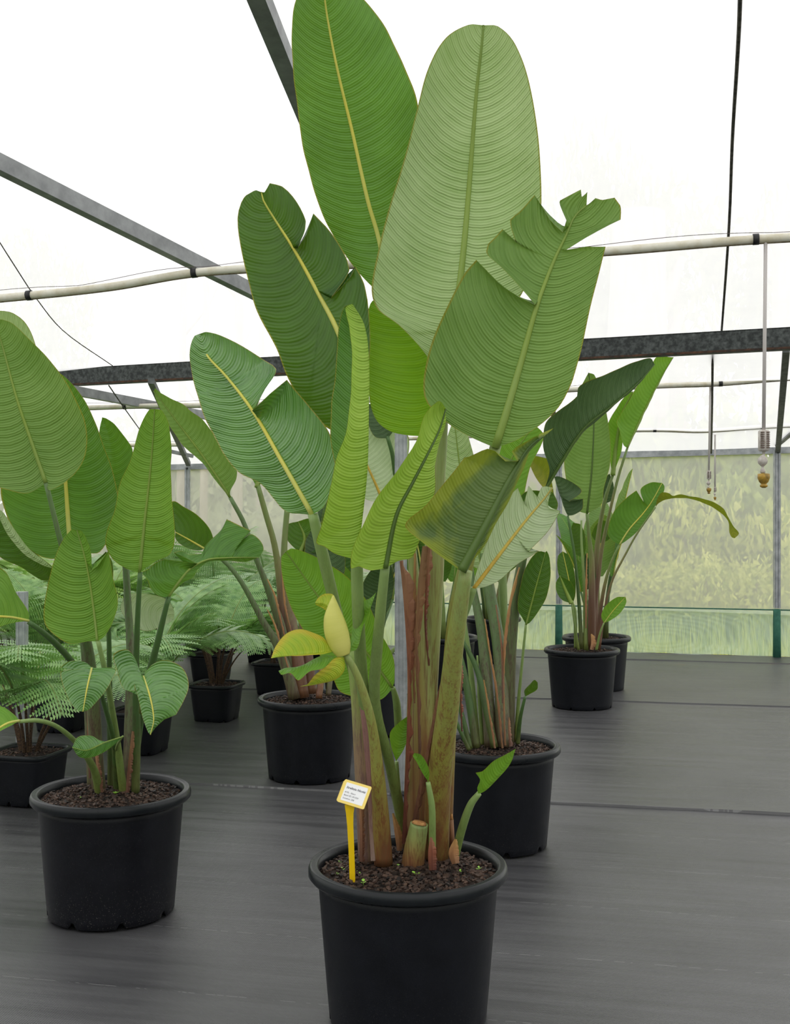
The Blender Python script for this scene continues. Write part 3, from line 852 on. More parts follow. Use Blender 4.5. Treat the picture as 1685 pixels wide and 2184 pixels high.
SEED = [0]
def leaf(root, mid, Ls, Rs, mat, rib=None, dL=-0.02, dR=-0.02, r0=7, r1=1.5, rk=0.78, wave=0.004, bowL=0.05, bowR=0.05, nt=None, ns=8, sweep=0.05, name='leaf', ribfrom=0.0, ribto=1.0, label=None, matR=None):
    """traced leaf. mid: [(px, py, Y)...] base to tip; Ls/Rs: margins in px; dL/dR: how much nearer (-) or farther the margins lie, in m"""
    SEED[0] += 1
    m3 = np.array(mid, float)
    ch = np.concatenate([[0], np.cumsum(np.hypot(*np.diff(m3[:, :2], axis=0).T))]); mt = ch / ch[-1]
    Ym = m3[:, 2].mean(); Lm = ch[-1] / ppm(Ym)
    mid2 = m3[:, :2]
    lt, lxy, lsh = edge_curve(Ls, mid2, None); rt, rxy, rsh = edge_curve(Rs, mid2, None)
    nt = nt or int(max(26, min(90, Lm * 90)))
    q = np.unique(np.concatenate([np.linspace(0, 1, nt), lt, rt]))
    q = np.clip(q, 0, 1)
    M2 = hermite(mt, m3, q)
    Lp = hermite(lt, lxy, q, lsh); Rp = hermite(rt, rxy, q, rsh)
    prof = np.sin(np.pi * np.clip(q * 0.96 + 0.02, 0, 1)) ** 0.6
    def un(p2, Y):
        return np.stack([(p2[:, 0] - CX) / F * Y, Y, H - (p2[:, 1] - HY) / F * Y], axis=1)
    def dd(d):
        if hasattr(d, '__len__'):
            return np.interp(q, np.linspace(0, 1, len(d)), d)
        return d * prof
    Mw = un(M2[:, :2], M2[:, 2]); Lw = un(Lp, M2[:, 2] + dd(dL)); Rw = un(Rp, M2[:, 2] + dd(dR))
    vs, fs, uv = leaf_surface(Mw, Lw, Rw, Lm, ns, wave, bowL, bowR, SEED[0], sweep, q)
    mb = MB(); mb.add(vs, fs, uv)
    if matR is not None:
        mb.mi = [1 if (uv[f[0]][1] + uv[f[1]][1]) > 0 else 0 for f in mb.f]; mat = [mat, matR]
    o = mb.build(name, mat, root)
    if label: o['label'] = label
    if rib is not None:
        sel = [i for i in range(len(q)) if ribfrom <= q[i] <= ribto]
        k = ppm(Ym); rb = MB()
        step = max(1, len(sel) // 28)
        idx = sel[::step] + ([sel[-1]] if (len(sel) - 1) % step else [])
        pts = [Vector(Mw[i]) + Vector((0, -0.0015, 0)) for i in idx]
        rad = [max(0.0006, (r0 + (r1 - r0) * q[i]) * rk / k) for i in idx]
        rb.tube(pts, rad, 8, 0.8)
        rb.build('midrib', rib, o)
    return o

def stalk(root, pts, Y0, Y1, mat, name='petiole', flat=0.85, n=14, seg=26, yl=None):
    """stalk traced bottom to top: [(px, py, r_px)...], depth from Y0 (soil) to Y1 (leaf)"""
    a = np.array(pts, float)
    ch = np.concatenate([[0], np.cumsum(np.hypot(*np.diff(a[:, :2], axis=0).T))]); t = ch / ch[-1]
    q = np.linspace(0, 1, seg)
    c = hermite(t, a, q)
    Y = np.interp(q, np.linspace(0, 1, len(yl)), yl) if yl else Y0 + (Y1 - Y0) * (q * q * (3 - 2 * q) * 0.5 + q * 0.5)
    P = [W(c[i, 0], c[i, 1], Y[i]) for i in range(seg)]
    m = MB(); m.tube(P, [max(0.0008, c[i, 2] / ppm(Y[i])) for i in range(seg)], n, flat)
    return m.build(name, mat, root)

def ribbon(root, pts, Y0, Y1, mat, name='sheath_edge', jag=0.35, seed=1, seg=60, fold=0.4):
    """torn papery strip along a sheath: [(px, py, halfwidth px)...]; one edge ragged"""
    a = np.array(pts, float); r = random.Random(seed)
    ch = np.concatenate([[0], np.cumsum(np.hypot(*np.diff(a[:, :2], axis=0).T))]); t = ch / ch[-1]
    q = np.linspace(0, 1, seg); c = hermite(t, a, q)
    vs = []; uv = []
    for i in range(seg):
        Y = Y0 + (Y1 - Y0) * q[i]
        d = c[min(i + 1, seg - 1), :2] - c[max(i - 1, 0), :2]; d = d / max(1e-6, np.hypot(*d)); x = np.array([-d[1], d[0]])
        w = max(0.3, c[i, 2]); jg = 0.6 * jg + r.uniform(-1, 1) if i else 0.0; w2 = w * max(0.15, 1 + jag * jg)
        A = W(*(c[i, :2] - x * w), Y); B = W(*c[i, :2], Y - 0.004); C_ = W(*(c[i, :2] + x * w2), Y + fold * w / ppm(Y))
        th = Vector((0, 0.0016, 0))
        vs += [A, B, C_, A + th, B + th, C_ + th]; uv += [(q[i], k / 5) for k in range(6)]
    fs = []
    for i in range(seg - 1):
        b = i * 6; e = b + 6
        for k0, k1 in ((0, 1), (1, 2), (2, 5), (5, 4), (4, 3), (3, 0)):
            fs.append((b + k0, b + k1, e + k1, e + k0))
    m = MB(); m.add(vs, fs, uv); return m.build(name, mat, root, smooth=False)

def soilY(py): return F * (H - SOIL_Z) / (py - HY)

# ------------------------------------------------------------------ the tall plant in front
PY = 2.98; PX = sx(870, PY)
A = empty('potted_bird_of_paradise', (PX, PY, 0))
tag(A, 'tallest broad-leaved plant in front, with yellow label in its black pot', 'potted plant')
lathe_pot(A, PX, PY, notch_rot=0.03)
soil(A, PX, PY, 0.232, SOIL_Z, 1, chips=1500)

# upright leaves
leaf(A, [(832, 640, 3.16), (808, 510, 3.18), (785, 430, 3.17), (750, 275, 3.14), (720, 150, 3.10), (697, 30, 3.06), (688, -48, 3.02)],
     [(800, 618), (745, 556), (690, 462), (650, 332), (632, 212), (624, 130), (622, 62), (634, -8), (658, -40)],
     [(868, 590), (888, 480), (900, 380), (898, 290), (890, 215), (862, 142), (824, 62), (777, 0), (730, -38)], UP, RIBY, 0.02, 0.02, 7, 2, bowL=-.05, bowR=-.05)
leaf(A, [(942, 800, 3.02), (960, 720, 3.02), (976, 640, 3.03), (990, 520, 3.04), (1002, 380, 3.04), (1016, 200, 3.01), (1028, 92, 2.98), (1031, 54, 2.97)],
     [(915, 765), (885, 728), (850, 694), (808, 662), (795, 636), (793, 606), (804, 545), (830, 442), (864, 332), (891, 226), (915, 142), (950, 82), (1000, 52)],
     [(985, 790), (1040, 740), (1100, 650), (1138, 570), (1152, 480), (1155, 418), (1152, 340), (1144, 258), (1126, 166), (1098, 92), (1062, 56)],
     UNDP, RIBG, -0.03, -0.02, 11, 3, bowL=.06, bowR=.06, ns=10)
leaf(A, [(1056, 955, 2.86), (1080, 880, 2.85), (1112, 770, 2.85), (1146, 650, 2.85), (1180, 560, 2.86), (1207, 503, 2.86), (1226, 462, 2.86), (1251, 438, 2.86)],
     [(1010, 935), (958, 905), (912, 862), (903, 830), (908, 780), (924, 722), (958, 645), (992, 582), (1016, 554, .56, 1), (1062, 602), (1108, 634), (1142, 651, .595, 1), (1118, 622), (1070, 572), (1042, 548), (1036, 537), (1040, 522), (1056, 506), (1072, 488, .75, 1), (1100, 514, .765, 1), (1089, 468), (1108, 452), (1140, 416, .88, 1), (1172, 468), (1200, 496, .90, 1),
      (1208, 470, .915, 1), (1198, 448), (1194, 428), (1238, 405, .95, 1), (1240, 420), (1252, 410, .975, 1)],
     [(1100, 940), (1150, 908), (1192, 868), (1218, 820), (1230, 782), (1242, 738), (1258, 660), (1276, 590), (1292, 526, .79, 1), (1250, 526), (1208, 533, .80, 1), (1240, 514), (1300, 480), (1324, 468, .90, 1), (1324, 440), (1311, 421, .95, 1), (1286, 426), (1270, 422, .97, 1), (1260, 432)],
     UND, RIBG, -0.02, -0.01, 12, 2, bowL=.04, bowR=.04, ns=10, wave=.006)
leaf(A, [(736, 760, 3.08), (720, 706, 3.08), (682, 632, 3.10), (627, 532, 3.11), (586, 468, 3.11), (562, 428, 3.10), (558, 410, 3.10)],
     [(742, 925), (700, 914), (652, 872), (612, 802), (590, 744), (548, 664), (530, 602), (513, 524), (507, 462), (520, 422), (545, 406)],
     [(770, 870), (788, 760), (786, 660), (776, 604), (758, 568, .36, 1), (748, 590), (706, 636, .40, 1), (746, 580), (736, 544), (702, 492), (668, 455, .63, 1), (654, 500), (634, 530, .66, 1), (650, 492), (652, 468), (632, 428), (602, 398), (574, 390, .93, 1), (564, 410)],
     UPD, RIBY, -0.02, -0.03, 8, 2, bowL=-.05, bowR=-.03, wave=.006)
leaf(A, [(666, 1098, 2.90), (640, 1052, 2.91), (600, 982, 2.94), (540, 878, 3.0), (482, 802, 3.06), (442, 758, 3.09), (425, 712, 3.12)],
     [(640, 1096), (612, 1092), (580, 1060), (552, 1030), (508, 1006), (478, 970), (448, 915), (420, 840), (404, 772), (408, 738), (416, 716)],
     [(690, 1082), (712, 1022), (716, 978), (702, 920), (655, 862), (612, 810, .50, 1), (578, 838), (538, 876, .52, 1), (566, 832), (588, 788), (560, 766), (520, 740), (472, 716), (440, 708)],
     UPG, RIBY, 0.06, -0.05, 7, 2.5, bowL=.05, bowR=.05, ns=10, ribto=0.9)
# half unrolled leaf: both halves fold towards the same side
leaf(A, [(762, 1192, 2.80), (774, 1100, 2.80), (784, 1000, 2.80), (787, 870, 2.81), (787, 760, 2.82), (777, 692, 2.83), (752, 648, 2.83)],
     [(745, 1190), (712, 1180), (692, 1166), (675, 1158), (684, 1130), (692, 1090), (706, 1035), (716, 985), (736, 925), (748, 850), (750, 770), (746, 700), (737, 656)],
     [(752, 1100), (712, 980), (704, 930), (708, 860), (716, 780), (722, 710), (732, 656)],
     YNG, None, [0, -.05, -.06, -.06, -.03, 0], [.02, .05, .06, .06, .04, 0], bowL=.10, bowR=-.1, ns=10, wave=.003, matR=UP)
leaf(A, [(822, 1212, 2.74), (846, 1098, 2.74), (880, 1030, 2.75), (913, 967, 2.76), (938, 915, 2.77), (951, 872, 2.77)],
     [(790, 1217), (764, 1208), (748, 1212), (752, 1170), (778, 1112), (812, 1050), (852, 996), (888, 940), (908, 884), (936, 855)],
     [(850, 1196), (878, 1188), (900, 1142), (926, 1050), (930, 990), (936, 950), (950, 905)],
     YNG, RIBD, [0, -.05, -.07, -.06, -.04, -.01], [0, .02, .04, .04, .03, 0], 7, 2, bowL=.12, bowR=-.06, ns=10, wave=.003)
leaf(A, [(984, 1218, 2.68), (1032, 1128, 2.68), (1076, 1042, 2.69), (1106, 988, 2.70), (1128, 955, 2.70), (1150, 935, 2.70)],
     [(945, 1190), (900, 1156), (864, 1120, .30), (908, 1078), (950, 1028), (990, 976, .74, 1), (1000, 974), (1040, 957), (1056, 962, .80, 1), (1078, 984), (1104, 984, .83, 1), (1092, 962), (1122, 942), (1146, 930)],
     [(1012, 1192), (1052, 1130), (1090, 1060), (1120, 985), (1134, 958), (1182, 912, .93, 1), (1150, 926, .97, 1)],
     UNDM, RIBD, -0.03, .03, 14, 3, bowL=.06, bowR=-.02, ns=10)
leaf(A, [(908, 930, 3.12), (928, 850, 3.13), (918, 770, 3.14), (870, 690, 3.15), (806, 640, 3.15)],
     [(872, 929), (832, 920), (804, 898), (789, 855), (785, 780), (784, 700), (786, 660), (794, 642)],
     [(935, 920), (950, 850), (935, 760), (885, 685), (840, 650)], LIME, RIBY, -0.02, -0.01, 6, 2, bowL=-.03, bowR=-.03)
leaf(A, [(1010, 1256, 2.98), (1060, 1190, 3.0), (1120, 1112, 3.02), (1162, 1062, 3.03), (1178, 1040, 3.03)],
     [(1012, 1232), (1030, 1180), (1056, 1110), (1080, 1062), (1104, 1040, .72, 1), (1118, 1072, .76, 1), (1128, 1036, .84, 1), (1146, 1060, .88, 1), (1158, 1038)],
     [(1036, 1252), (1060, 1240), (1098, 1208), (1150, 1176, .52, 1), (1128, 1178, .54, 1), (1162, 1140), (1196, 1090, .86, 1), (1170, 1082)],
     WHT, RIBW, -0.01, -0.03, 6, 2, bowL=.03, bowR=.06, wave=.006)
leaf(A, [(838, 1468, 3.14), (780, 1390, 3.13), (700, 1300, 3.12), (650, 1232, 3.12), (610, 1176, 3.11)],
     [(812, 1492), (770, 1488), (726, 1476), (712, 1450), (690, 1410), (652, 1352), (622, 1298), (604, 1240), (600, 1190)],
     [(842, 1440), (838, 1400), (812, 1350), (788, 1292), (748, 1238), (700, 1202), (650, 1178), (622, 1170)],
     BRT, RIBG, -0.02, -0.02, 4, 1.5, bowL=.03, bowR=.03)
# unfolding young leaf with its pale spear
sp = MB()
spts = [(733, 1398, 14), (727, 1380, 22), (718, 1350, 26), (712, 1320, 22), (711, 1295, 13), (711, 1270, 1.5)]
c = hermite(np.linspace(0, 1, 6), np.array(spts, float), np.linspace(0, 1, 24))
sp.tube([W(x, y, 2.80) for x, y, _ in c], [max(.0008, r_ / ppm(2.8)) for _, _, r_ in c], 16, 0.9)
sp.build('unopened_leaf', leaf_mat('spear_yellow', (214, 210, 120), (188, 190, 84), 0.4, 0.2, freq=.4, tcol=(220, 210, 100), bump=.1), A)
leaf(A, [(712, 1388, 2.80), (660, 1394, 2.76), (610, 1400, 2.73), (578, 1404, 2.72)], [(690, 1360), (670, 1350), (640, 1341), (612, 1350), (588, 1378)], [(690, 1394), (650, 1399), (600, 1400)], YELO, None, .02, -.03, bowL=.1, nt=30)
leaf(A, [(715, 1400, 2.80), (670, 1412, 2.76), (625, 1426, 2.73), (594, 1431, 2.72)], [(690, 1398), (640, 1420), (610, 1424)], [(690, 1425), (660, 1432), (636, 1450), (620, 1436), (600, 1440)], BRT, None, .02, -.03, nt=30)
leaf(A, [(735, 1402, 2.80), (725, 1432, 2.78), (690, 1450, 2.76), (640, 1464, 2.75)], [(712, 1404), (690, 1424), (672, 1440), (655, 1460)], [(734, 1430), (715, 1450), (680, 1460)], YELO, None, -.02, .02, nt=30)
leaf(A, [(742, 1390, 2.82), (762, 1356, 2.84), (780, 1310, 2.85), (802, 1264, 2.85)], [(748, 1370), (752, 1330), (772, 1285), (790, 1276)], [(760, 1384), (774, 1340), (788, 1305)], BRT, None, .02, -.02, nt=30)
leaf(A, [(706, 1300, 2.84), (692, 1288, 2.85), (672, 1286, 2.85)], [(704, 1308), (686, 1296), (674, 1290)], [(712, 1270), (692, 1267), (678, 1276)], YELO, None, .01, .01, nt=24)

# stalks and sheaths
stalk(A, [(930, 1840, 27), (934, 1700, 27), (944, 1600, 25), (957, 1500, 23), (967, 1400, 20), (981, 1300, 17), (994, 1218, 14)], 3.06, 2.70, SHO, 'sheath')
stalk(A, [(892, 1836, 28), (896, 1700, 28), (906, 1500, 26), (918, 1300, 25), (926, 1180, 22), (936, 1040, 13), (944, 920, 11), (948, 780, 10)], 3.10, 3.03, SHC, 'sheath')
stalk(A, [(872, 1810, 14), (879, 1600, 14), (884, 1400, 13), (884, 1250, 12), (878, 1160, 9), (872, 1060, 7), (905, 930, 6)], 3.14, 3.12, SHC, 'sheath')
stalk(A, [(948, 1800, 16), (958, 1500, 18), (975, 1300, 18), (1005, 1160, 15), (1036, 1030, 13), (1058, 948, 12)], 3.14, 2.87, SHO, 'sheath')
stalk(A, [(786, 1838, 22), (783, 1700, 24), (776, 1600, 22), (767, 1500, 18), (758, 1440, 14), (748, 1390, 10)], 3.04, 2.98, SHP, 'sheath')
stalk(A, [(800, 1700, 14), (786, 1560, 13), (773, 1460, 13), (766, 1350, 13), (762, 1250, 13), (761, 1185, 13)], 3.03, 2.81, GS)
stalk(A, [(770, 1500, 9), (752, 1430, 10), (735, 1370, 11), (712, 1280, 12), (690, 1190, 13), (667, 1096, 11)], 3.02, 2.90, GS)
stalk(A, [(818, 1842, 20), (812, 1740, 18), (803, 1620, 13), (792, 1540, 10), (776, 1480, 9), (757, 1430, 8), (736, 1394, 7)], 2.99, 2.80, SHO, 'bud_stalk')
stalk(A, [(862, 1800, 12), (855, 1740, 12), (842, 1680, 11), (824, 1600, 11), (806, 1540, 12), (798, 1480, 12), (803, 1400, 12), (812, 1300, 11), (822, 1205, 10)], 3.16, 2.75, GS)
stalk(A, [(960, 1500, 8), (985, 1330, 8), (998, 1290, 8), (1011, 1254, 7)], 3.10, 2.98, GS)
stalk(A, [(850, 1560, 8), (846, 1500, 8), (838, 1466, 5)], 3.20, 3.14, GS)
# torn papery edges
ribbon(A, [(862, 1800, 5), (866, 1700, 4), (872, 1600, 6), (875, 1500, 6), (876, 1400, 8), (872, 1300, 10), (866, 1240, 9), (856, 1196, 4)], 3.06, 2.98, PAPR, seed=1, jag=.7)
ribbon(A, [(896, 1640, 3), (893, 1500, 3), (890, 1400, 5), (892, 1320, 5), (899, 1240, 7), (906, 1165, 5)], 3.02, 2.98, PAP, seed=2, jag=.6)
ribbon(A, [(915, 1420, 2), (908, 1330, 3), (912, 1250, 5), (918, 1165, 5)], 3.02, 2.98, PAPR, seed=12, jag=.5)
ribbon(A, [(884, 1500, 2), (882, 1400, 4), (884, 1300, 4), (886, 1180, 3)], 3.03, 3.0, ORG, seed=13, jag=.4)
ribbon(A, [(878, 1790, 6), (898, 1690, 7), (922, 1570, 6), (936, 1490, 5), (954, 1420, 5), (966, 1360, 5), (978, 1290, 6), (988, 1240, 3)], 3.02, 2.80, PAP, seed=3)
ribbon(A, [(938, 1640, 5), (944, 1560, 6), (954, 1480, 5), (962, 1400, 3)], 2.99, 2.86, PAP, seed=4)
ribbon(A, [(800, 1836, 9), (796, 1760, 9), (790, 1660, 8), (782, 1560, 9), (772, 1490, 7), (764, 1450, 3)], 2.98, 2.94, stalk_mat('papery_purple', [(0, (150, 128, 116)), (0.5, (136, 98, 92)), (1, (150, 110, 100))], streak=.4, dark=(110, 74, 70), rough=.6), seed=5)
ribbon(A, [(772, 1838, 5), (772, 1760, 5), (768, 1690, 4)], 2.98, 2.98, PAP, seed=6)
ribbon(A, [(986, 1560, 2), (984, 1480, 3), (986, 1420, 2)], 3.0, 2.96, PAPR, seed=7, jag=.8)
ribbon(A, [(972, 1842, 8), (968, 1818, 11), (972, 1790, 3)], 2.99, 3.0, ORG, 'bract', seed=8, jag=.1)
ribbon(A, [(852, 1815, 5), (850, 1780, 8), (838, 1735, 2)], 3.08, 3.1, ORG, 'bract', seed=9, jag=.1)
# cut stump, dry stick, side shoots
st = stalk(A, [(880, 1850, 25), (884, 1815, 23), (892, 1770, 20), (894, 1756, 19)], 3.0, 2.98, SHB, 'cut_stump', seg=14)
m = MB(); m.tube([W(894, 1757, 2.975), W(895, 1752, 2.975)], [17 / ppm(2.98), 13 / ppm(2.98)], 14, 0.85); m.build('cut_face', CUT, st)
m = MB(); m.tube([W(968, 1826, 3.10), W(965, 1790, 3.10), W(963, 1748, 3.10)], [.006, .0065, .006], 7); dk = m.build('dry_stick', PAP, A)
m = MB(); m.tube([W(963, 1748, 3.10), W(964, 1736, 3.10)], [.006, .0015], 7); m.build('cut_face', CUT, dk)
stalk(A, [(922, 1852, 8), (922, 1790, 7.5), (921, 1720, 7), (913, 1668, 5)], 2.96, 2.92, GS)
ribbon(A, [(923, 1856, 8), (922, 1820, 9), (920, 1786, 3)], 2.94, 2.94, PAPR, 'bract', seed=11, jag=.1)
leaf(A, [(914, 1668, 2.92), (900, 1640, 2.91), (884, 1606, 2.90)], [(902, 1650), (888, 1625), (880, 1612)], [(916, 1650), (912, 1632), (898, 1610)], BRT, None, -.01, -.01, nt=24)
stalk(A, [(968, 1838, 9), (984, 1772, 9), (1004, 1716, 8), (1022, 1692, 6)], 3.06, 2.98, GS)
leaf(A, [(1020, 1694, 2.98), (1050, 1668, 2.96), (1080, 1630, 2.95), (1100, 1597, 2.94)], [(1018, 1680), (1024, 1664), (1015, 1650, .25, 1), (1030, 1646), (1052, 1622), (1080, 1608)], [(1036, 1686), (1062, 1660), (1090, 1626)], BRT, None, -.02, .01, nt=30)
stalk(A, [(857, 1745, 6), (850, 1680, 5), (846, 1624, 4)], 3.18, 3.14, GS)
leaf(A, [(845, 1624, 3.14), (850, 1590, 3.13), (872, 1526, 3.12)], [(834, 1592), (832, 1562), (850, 1542)], [(860, 1600), (872, 1566), (876, 1545)], BRT, None, -.01, -.01, nt=24)
A['group'] = 'potted birds of paradise'

# ------------------------------------------------------------------ plant in the dusty pot at the near side
BY = 3.78; BX = sx(238, BY)
B = empty('potted_bird_of_paradise', (BX, BY, 0))
tag(B, 'broad-leaved plant in a dusty speckled pot, nearest one beside the ferns', 'potted plant', 'potted birds of paradise')
lathe_pot(B, BX, BY, mat=M_POTD, notch_rot=0.0)
soil(B, BX, BY, 0.232, SOIL_Z, 2, chips=1200)
leaf(B, [(98, 1030, 3.60), (70, 950, 3.59), (36, 850, 3.58), (6, 740, 3.58), (-12, 680, 3.57)],
     [(60, 1052), (20, 1046), (-20, 1030), (-60, 960), (-78, 860), (-70, 760), (-40, 700)],
     [(104, 1046), (150, 1020), (176, 988), (186, 940), (178, 890), (152, 832), (112, 776), (62, 722), (26, 690), (6, 682)], UND, RIBG, -.02, -.02, 6, 1.5, bowL=.05, bowR=.05)
leaf(B, [(150, 1168, 3.86), (145, 1100, 3.87), (138, 1000, 3.88), (126, 880, 3.88), (122, 795, 3.86)],
     [(112, 1192), (60, 1172), (30, 1132), (10, 1090), (2, 1040), (20, 960), (60, 860), (100, 806)],
     [(208, 1180), (232, 1150), (250, 1108), (253, 1066), (244, 1018), (224, 958), (198, 888), (164, 830), (134, 800)], UP, RIBY, -.02, -.02, 7, 2, bowL=.05, bowR=.05)
leaf(B, [(20, 900, 3.98), (10, 800, 3.99), (-5, 720, 3.98), (-20, 668, 3.94)], [(-40, 860), (-70, 760), (-50, 690)], [(60, 860), (80, 780), (74, 728), (54, 688), (28, 668), (0, 663)], UNDP, None, -.02, -.03)
leaf(B, [(230, 1080, 4.02), (240, 1000, 4.02), (232, 930, 4.01), (218, 890, 4.0)], [(215, 1050), (212, 980), (212, 920)], [(262, 1040), (283, 966), (270, 938), (246, 906), (226, 892)], UP, None, -.02, -.02)
leaf(B, [(298, 1222, 3.68), (308, 1120, 3.67), (318, 1030, 3.67), (325, 955, 3.67), (330, 872, 3.66)],
     [(268, 1212), (240, 1192), (225, 1162), (229, 1130), (244, 1090), (256, 1030), (278, 982), (298, 912), (318, 874)],
     [(330, 1198), (362, 1182), (374, 1142), (368, 1088), (365, 1000), (362, 912), (346, 876)], UNDG, RIBG, -.02, -.03, 5, 1.5, bowL=.05, bowR=.07)
leaf(B, [(208, 1368, 3.54), (200, 1300, 3.54), (190, 1232, 3.54), (180, 1184, 3.54), (164, 1130, 3.54)],
     [(188, 1368), (150, 1373), (120, 1357), (96, 1332), (94, 1292), (108, 1222), (128, 1162), (152, 1130)],
     [(222, 1358), (240, 1330), (250, 1290), (242, 1232), (232, 1174, .66, 1), (208, 1208), (196, 1216, .70, 1), (193, 1180), (184, 1148), (174, 1132)], UNDG, RIBG, -.02, -.03, 4, 1.5, bowL=.05, bowR=.04)
# arching leaf bent over towards the ferns
leaf(B, [(359, 1274, 3.74), (381, 1242, 3.74), (407, 1212, 3.76), (442, 1194, 3.80), (480, 1190, 3.84), (514, 1189, 3.88), (552, 1189, 3.90)],
     [(336, 1270), (320, 1254), (314, 1236), (302, 1221), (314, 1215), (331, 1200), (350, 1192, .30, 1), (422, 1202, .32, 1), (371, 1178, .36, 1), (390, 1175), (402, 1183), (430, 1181, .42, 1), (442, 1159), (471, 1131), (483, 1108, .62, 1), (510, 1120), (536, 1131, .74, 1), (518, 1146, .76, 1), (537, 1139), (556, 1155), (562, 1172)],
     [(392, 1242), (412, 1232), (421, 1214, .34, 1), (442, 1199), (480, 1196), (523, 1198)], UP, RIBG, [-.01, -.04, .0, .08, .10, .06, 0], .02, 4, 1.2, bowL=.04, nt=60)
leaf(B, [(196, 1424, 3.50), (186, 1467, 3.46), (177, 1518, 3.44)],
     [(180, 1411), (146, 1410), (128, 1423, .14, 1), (150, 1427), (186, 1428, .18, 1), (150, 1428), (129, 1432, .30, 1), (129, 1440), (134, 1462), (147, 1493), (164, 1515)],
     [(246, 1426, .22), (238, 1452), (223, 1477), (205, 1498), (190, 1513)], UPG, RIBY, .02, .02, 3, 1.2, bowL=-.05, bowR=-.05, nt=50)
leaf(B, [(306, 1442, 3.52), (320, 1485, 3.47), (328, 1534, 3.44), (321, 1567, 3.43)],
     [(299, 1440), (290, 1410), (271, 1386), (242, 1396), (249, 1428), (264, 1470), (288, 1474, .5, 1), (286, 1458, .52, 1), (296, 1495), (303, 1527), (316, 1562)],
     [(313, 1430), (335, 1412), (356, 1408), (385, 1420), (399, 1442), (402, 1467), (392, 1495), (376, 1524, .7, 1), (350, 1535, .78, 1), (332, 1552)], UPG, RIBY, .03, .03, 3, 1.2, bowL=-.05, bowR=-.05, nt=50)
leaf(B, [(262, 1571, 3.60), (222, 1584, 3.55), (185, 1600, 3.50), (154, 1594, 3.49)], [(240, 1580), (214, 1579), (194, 1569), (166, 1572)], [(240, 1592), (215, 1607), (186, 1617), (168, 1614)], UPG, RIBG, .01, .01, 2, 1, nt=30)
leaf(B, [(42, 1537, 3.40), (18, 1542, 3.36), (-10, 1558, 3.34), (-45, 1580, 3.32)], [(30, 1524), (5, 1506), (-30, 1505)], [(28, 1545), (0, 1560), (-30, 1585)], BRT, RIBY, .03, -.01, 4, 2, nt=30)
leaf(B, [(62, 1324, 3.55), (20, 1316, 3.50), (-30, 1316, 3.46), (-80, 1330, 3.44)], [(60, 1304), (34, 1264), (15, 1224), (0, 1212), (-50, 1210)], [(20, 1330), (-30, 1345)], UNDG, RIBY, .03, -.01, 4, 2, nt=30)
leaf(B, [(108, 1236, 3.72), (70, 1206, 3.70), (20, 1150, 3.68), (-20, 1090, 3.66)], [(90, 1238), (40, 1208), (0, 1186), (-40, 1140)], [(114, 1212), (84, 1186), (50, 1158), (20, 1122), (-4, 1084)], UPD, None, .03, -.02, nt=36, bowR=-.1)
leaf(B, [(112, 1212, 3.66), (70, 1185, 3.65), (30, 1145, 3.64), (-10, 1086, 3.63)], [(92, 1206), (52, 1182), (20, 1146)], [(100, 1200), (62, 1170), (32, 1130), (4, 1090)], UNDP, None, .01, 0, nt=30)
leaf(B, [(205, 1300, 3.80), (208, 1240, 3.80), (226, 1176, 3.80)], [(190, 1260), (196, 1210)], [(236, 1260), (240, 1200)], UPD, None, nt=30)
leaf(B, [(262, 1276, 4.05), (305, 1290, 4.04), (345, 1306, 4.03), (371, 1322, 4.03)], [(280, 1266), (322, 1267), (356, 1280), (371, 1302)], [(258, 1302), (284, 1334), (312, 1346), (346, 1336)], WHT, None, -.02, -.02, nt=30)
stalk(B, [(212, 1700, 15), (206, 1620, 15), (199, 1500, 14), (190, 1400, 12), (165, 1280, 8), (132, 1165, 6), (98, 1030, 5)], 3.84, 3.60, SHG, 'sheath')
stalk(B, [(196, 1685, 10), (190, 1560, 9), (184, 1440, 8), (170, 1300, 7), (150, 1165, 7)], 3.92, 3.86, SHG, 'sheath')
stalk(B, [(264, 1698, 9), (252, 1600, 8), (240, 1520, 7), (226, 1440, 6), (209, 1366, 5)], 3.80, 3.54, GS)
stalk(B, [(250, 1690, 8), (242, 1580, 6), (216, 1480, 5), (204, 1440, 4), (196, 1424, 3)], 3.83, 3.50, GSD)
stalk(B, [(274, 1698, 13), (276, 1600, 13), (279, 1480, 12), (278, 1380, 9), (272, 1280, 8), (266, 1190, 7), (240, 1070, 5)], 3.83, 4.0, SHG, 'sheath')
stalk(B, [(289, 1696, 9), (291, 1560, 9), (290, 1440, 7), (293, 1330, 6), (299, 1220, 5)], 3.80, 3.68, GSD)
stalk(B, [(284, 1690, 8), (296, 1560, 8), (318, 1440, 8), (336, 1370, 7), (348, 1320, 6), (360, 1272, 5)], 3.86, 3.74, GSD)
stalk(B, [(214, 1702, 10), (200, 1640, 8), (164, 1586, 6), (122, 1550, 5), (82, 1537, 5), (40, 1539, 4)], 3.80, 3.40, GS)
stalk(B, [(200, 1560, 6), (184, 1460, 7), (152, 1410, 7), (118, 1372, 7), (88, 1346, 6), (60, 1326, 5)], 3.86, 3.55, GSD)
stalk(B, [(246, 1610, 4), (250, 1590, 3), (262, 1570, 2)], 3.76, 3.60, GS)
stalk(B, [(300, 1520, 4), (302, 1470, 3), (306, 1442, 3)], 3.72, 3.52, GS)
stalk(B, [(236, 1690, 7), (234, 1500, 6), (232, 1340, 5), (228, 1250, 4), (212, 1290, 3)], 3.90, 3.80, GSD)
ribbon(B, [(272, 1690, 4), (277, 1640, 5), (284, 1560, 3)], 3.76, 3.76, PAP, seed=21)
ribbon(B, [(218, 1690, 3), (212, 1650, 4), (204, 1600, 3)], 3.76, 3.78, PAP, seed=22)
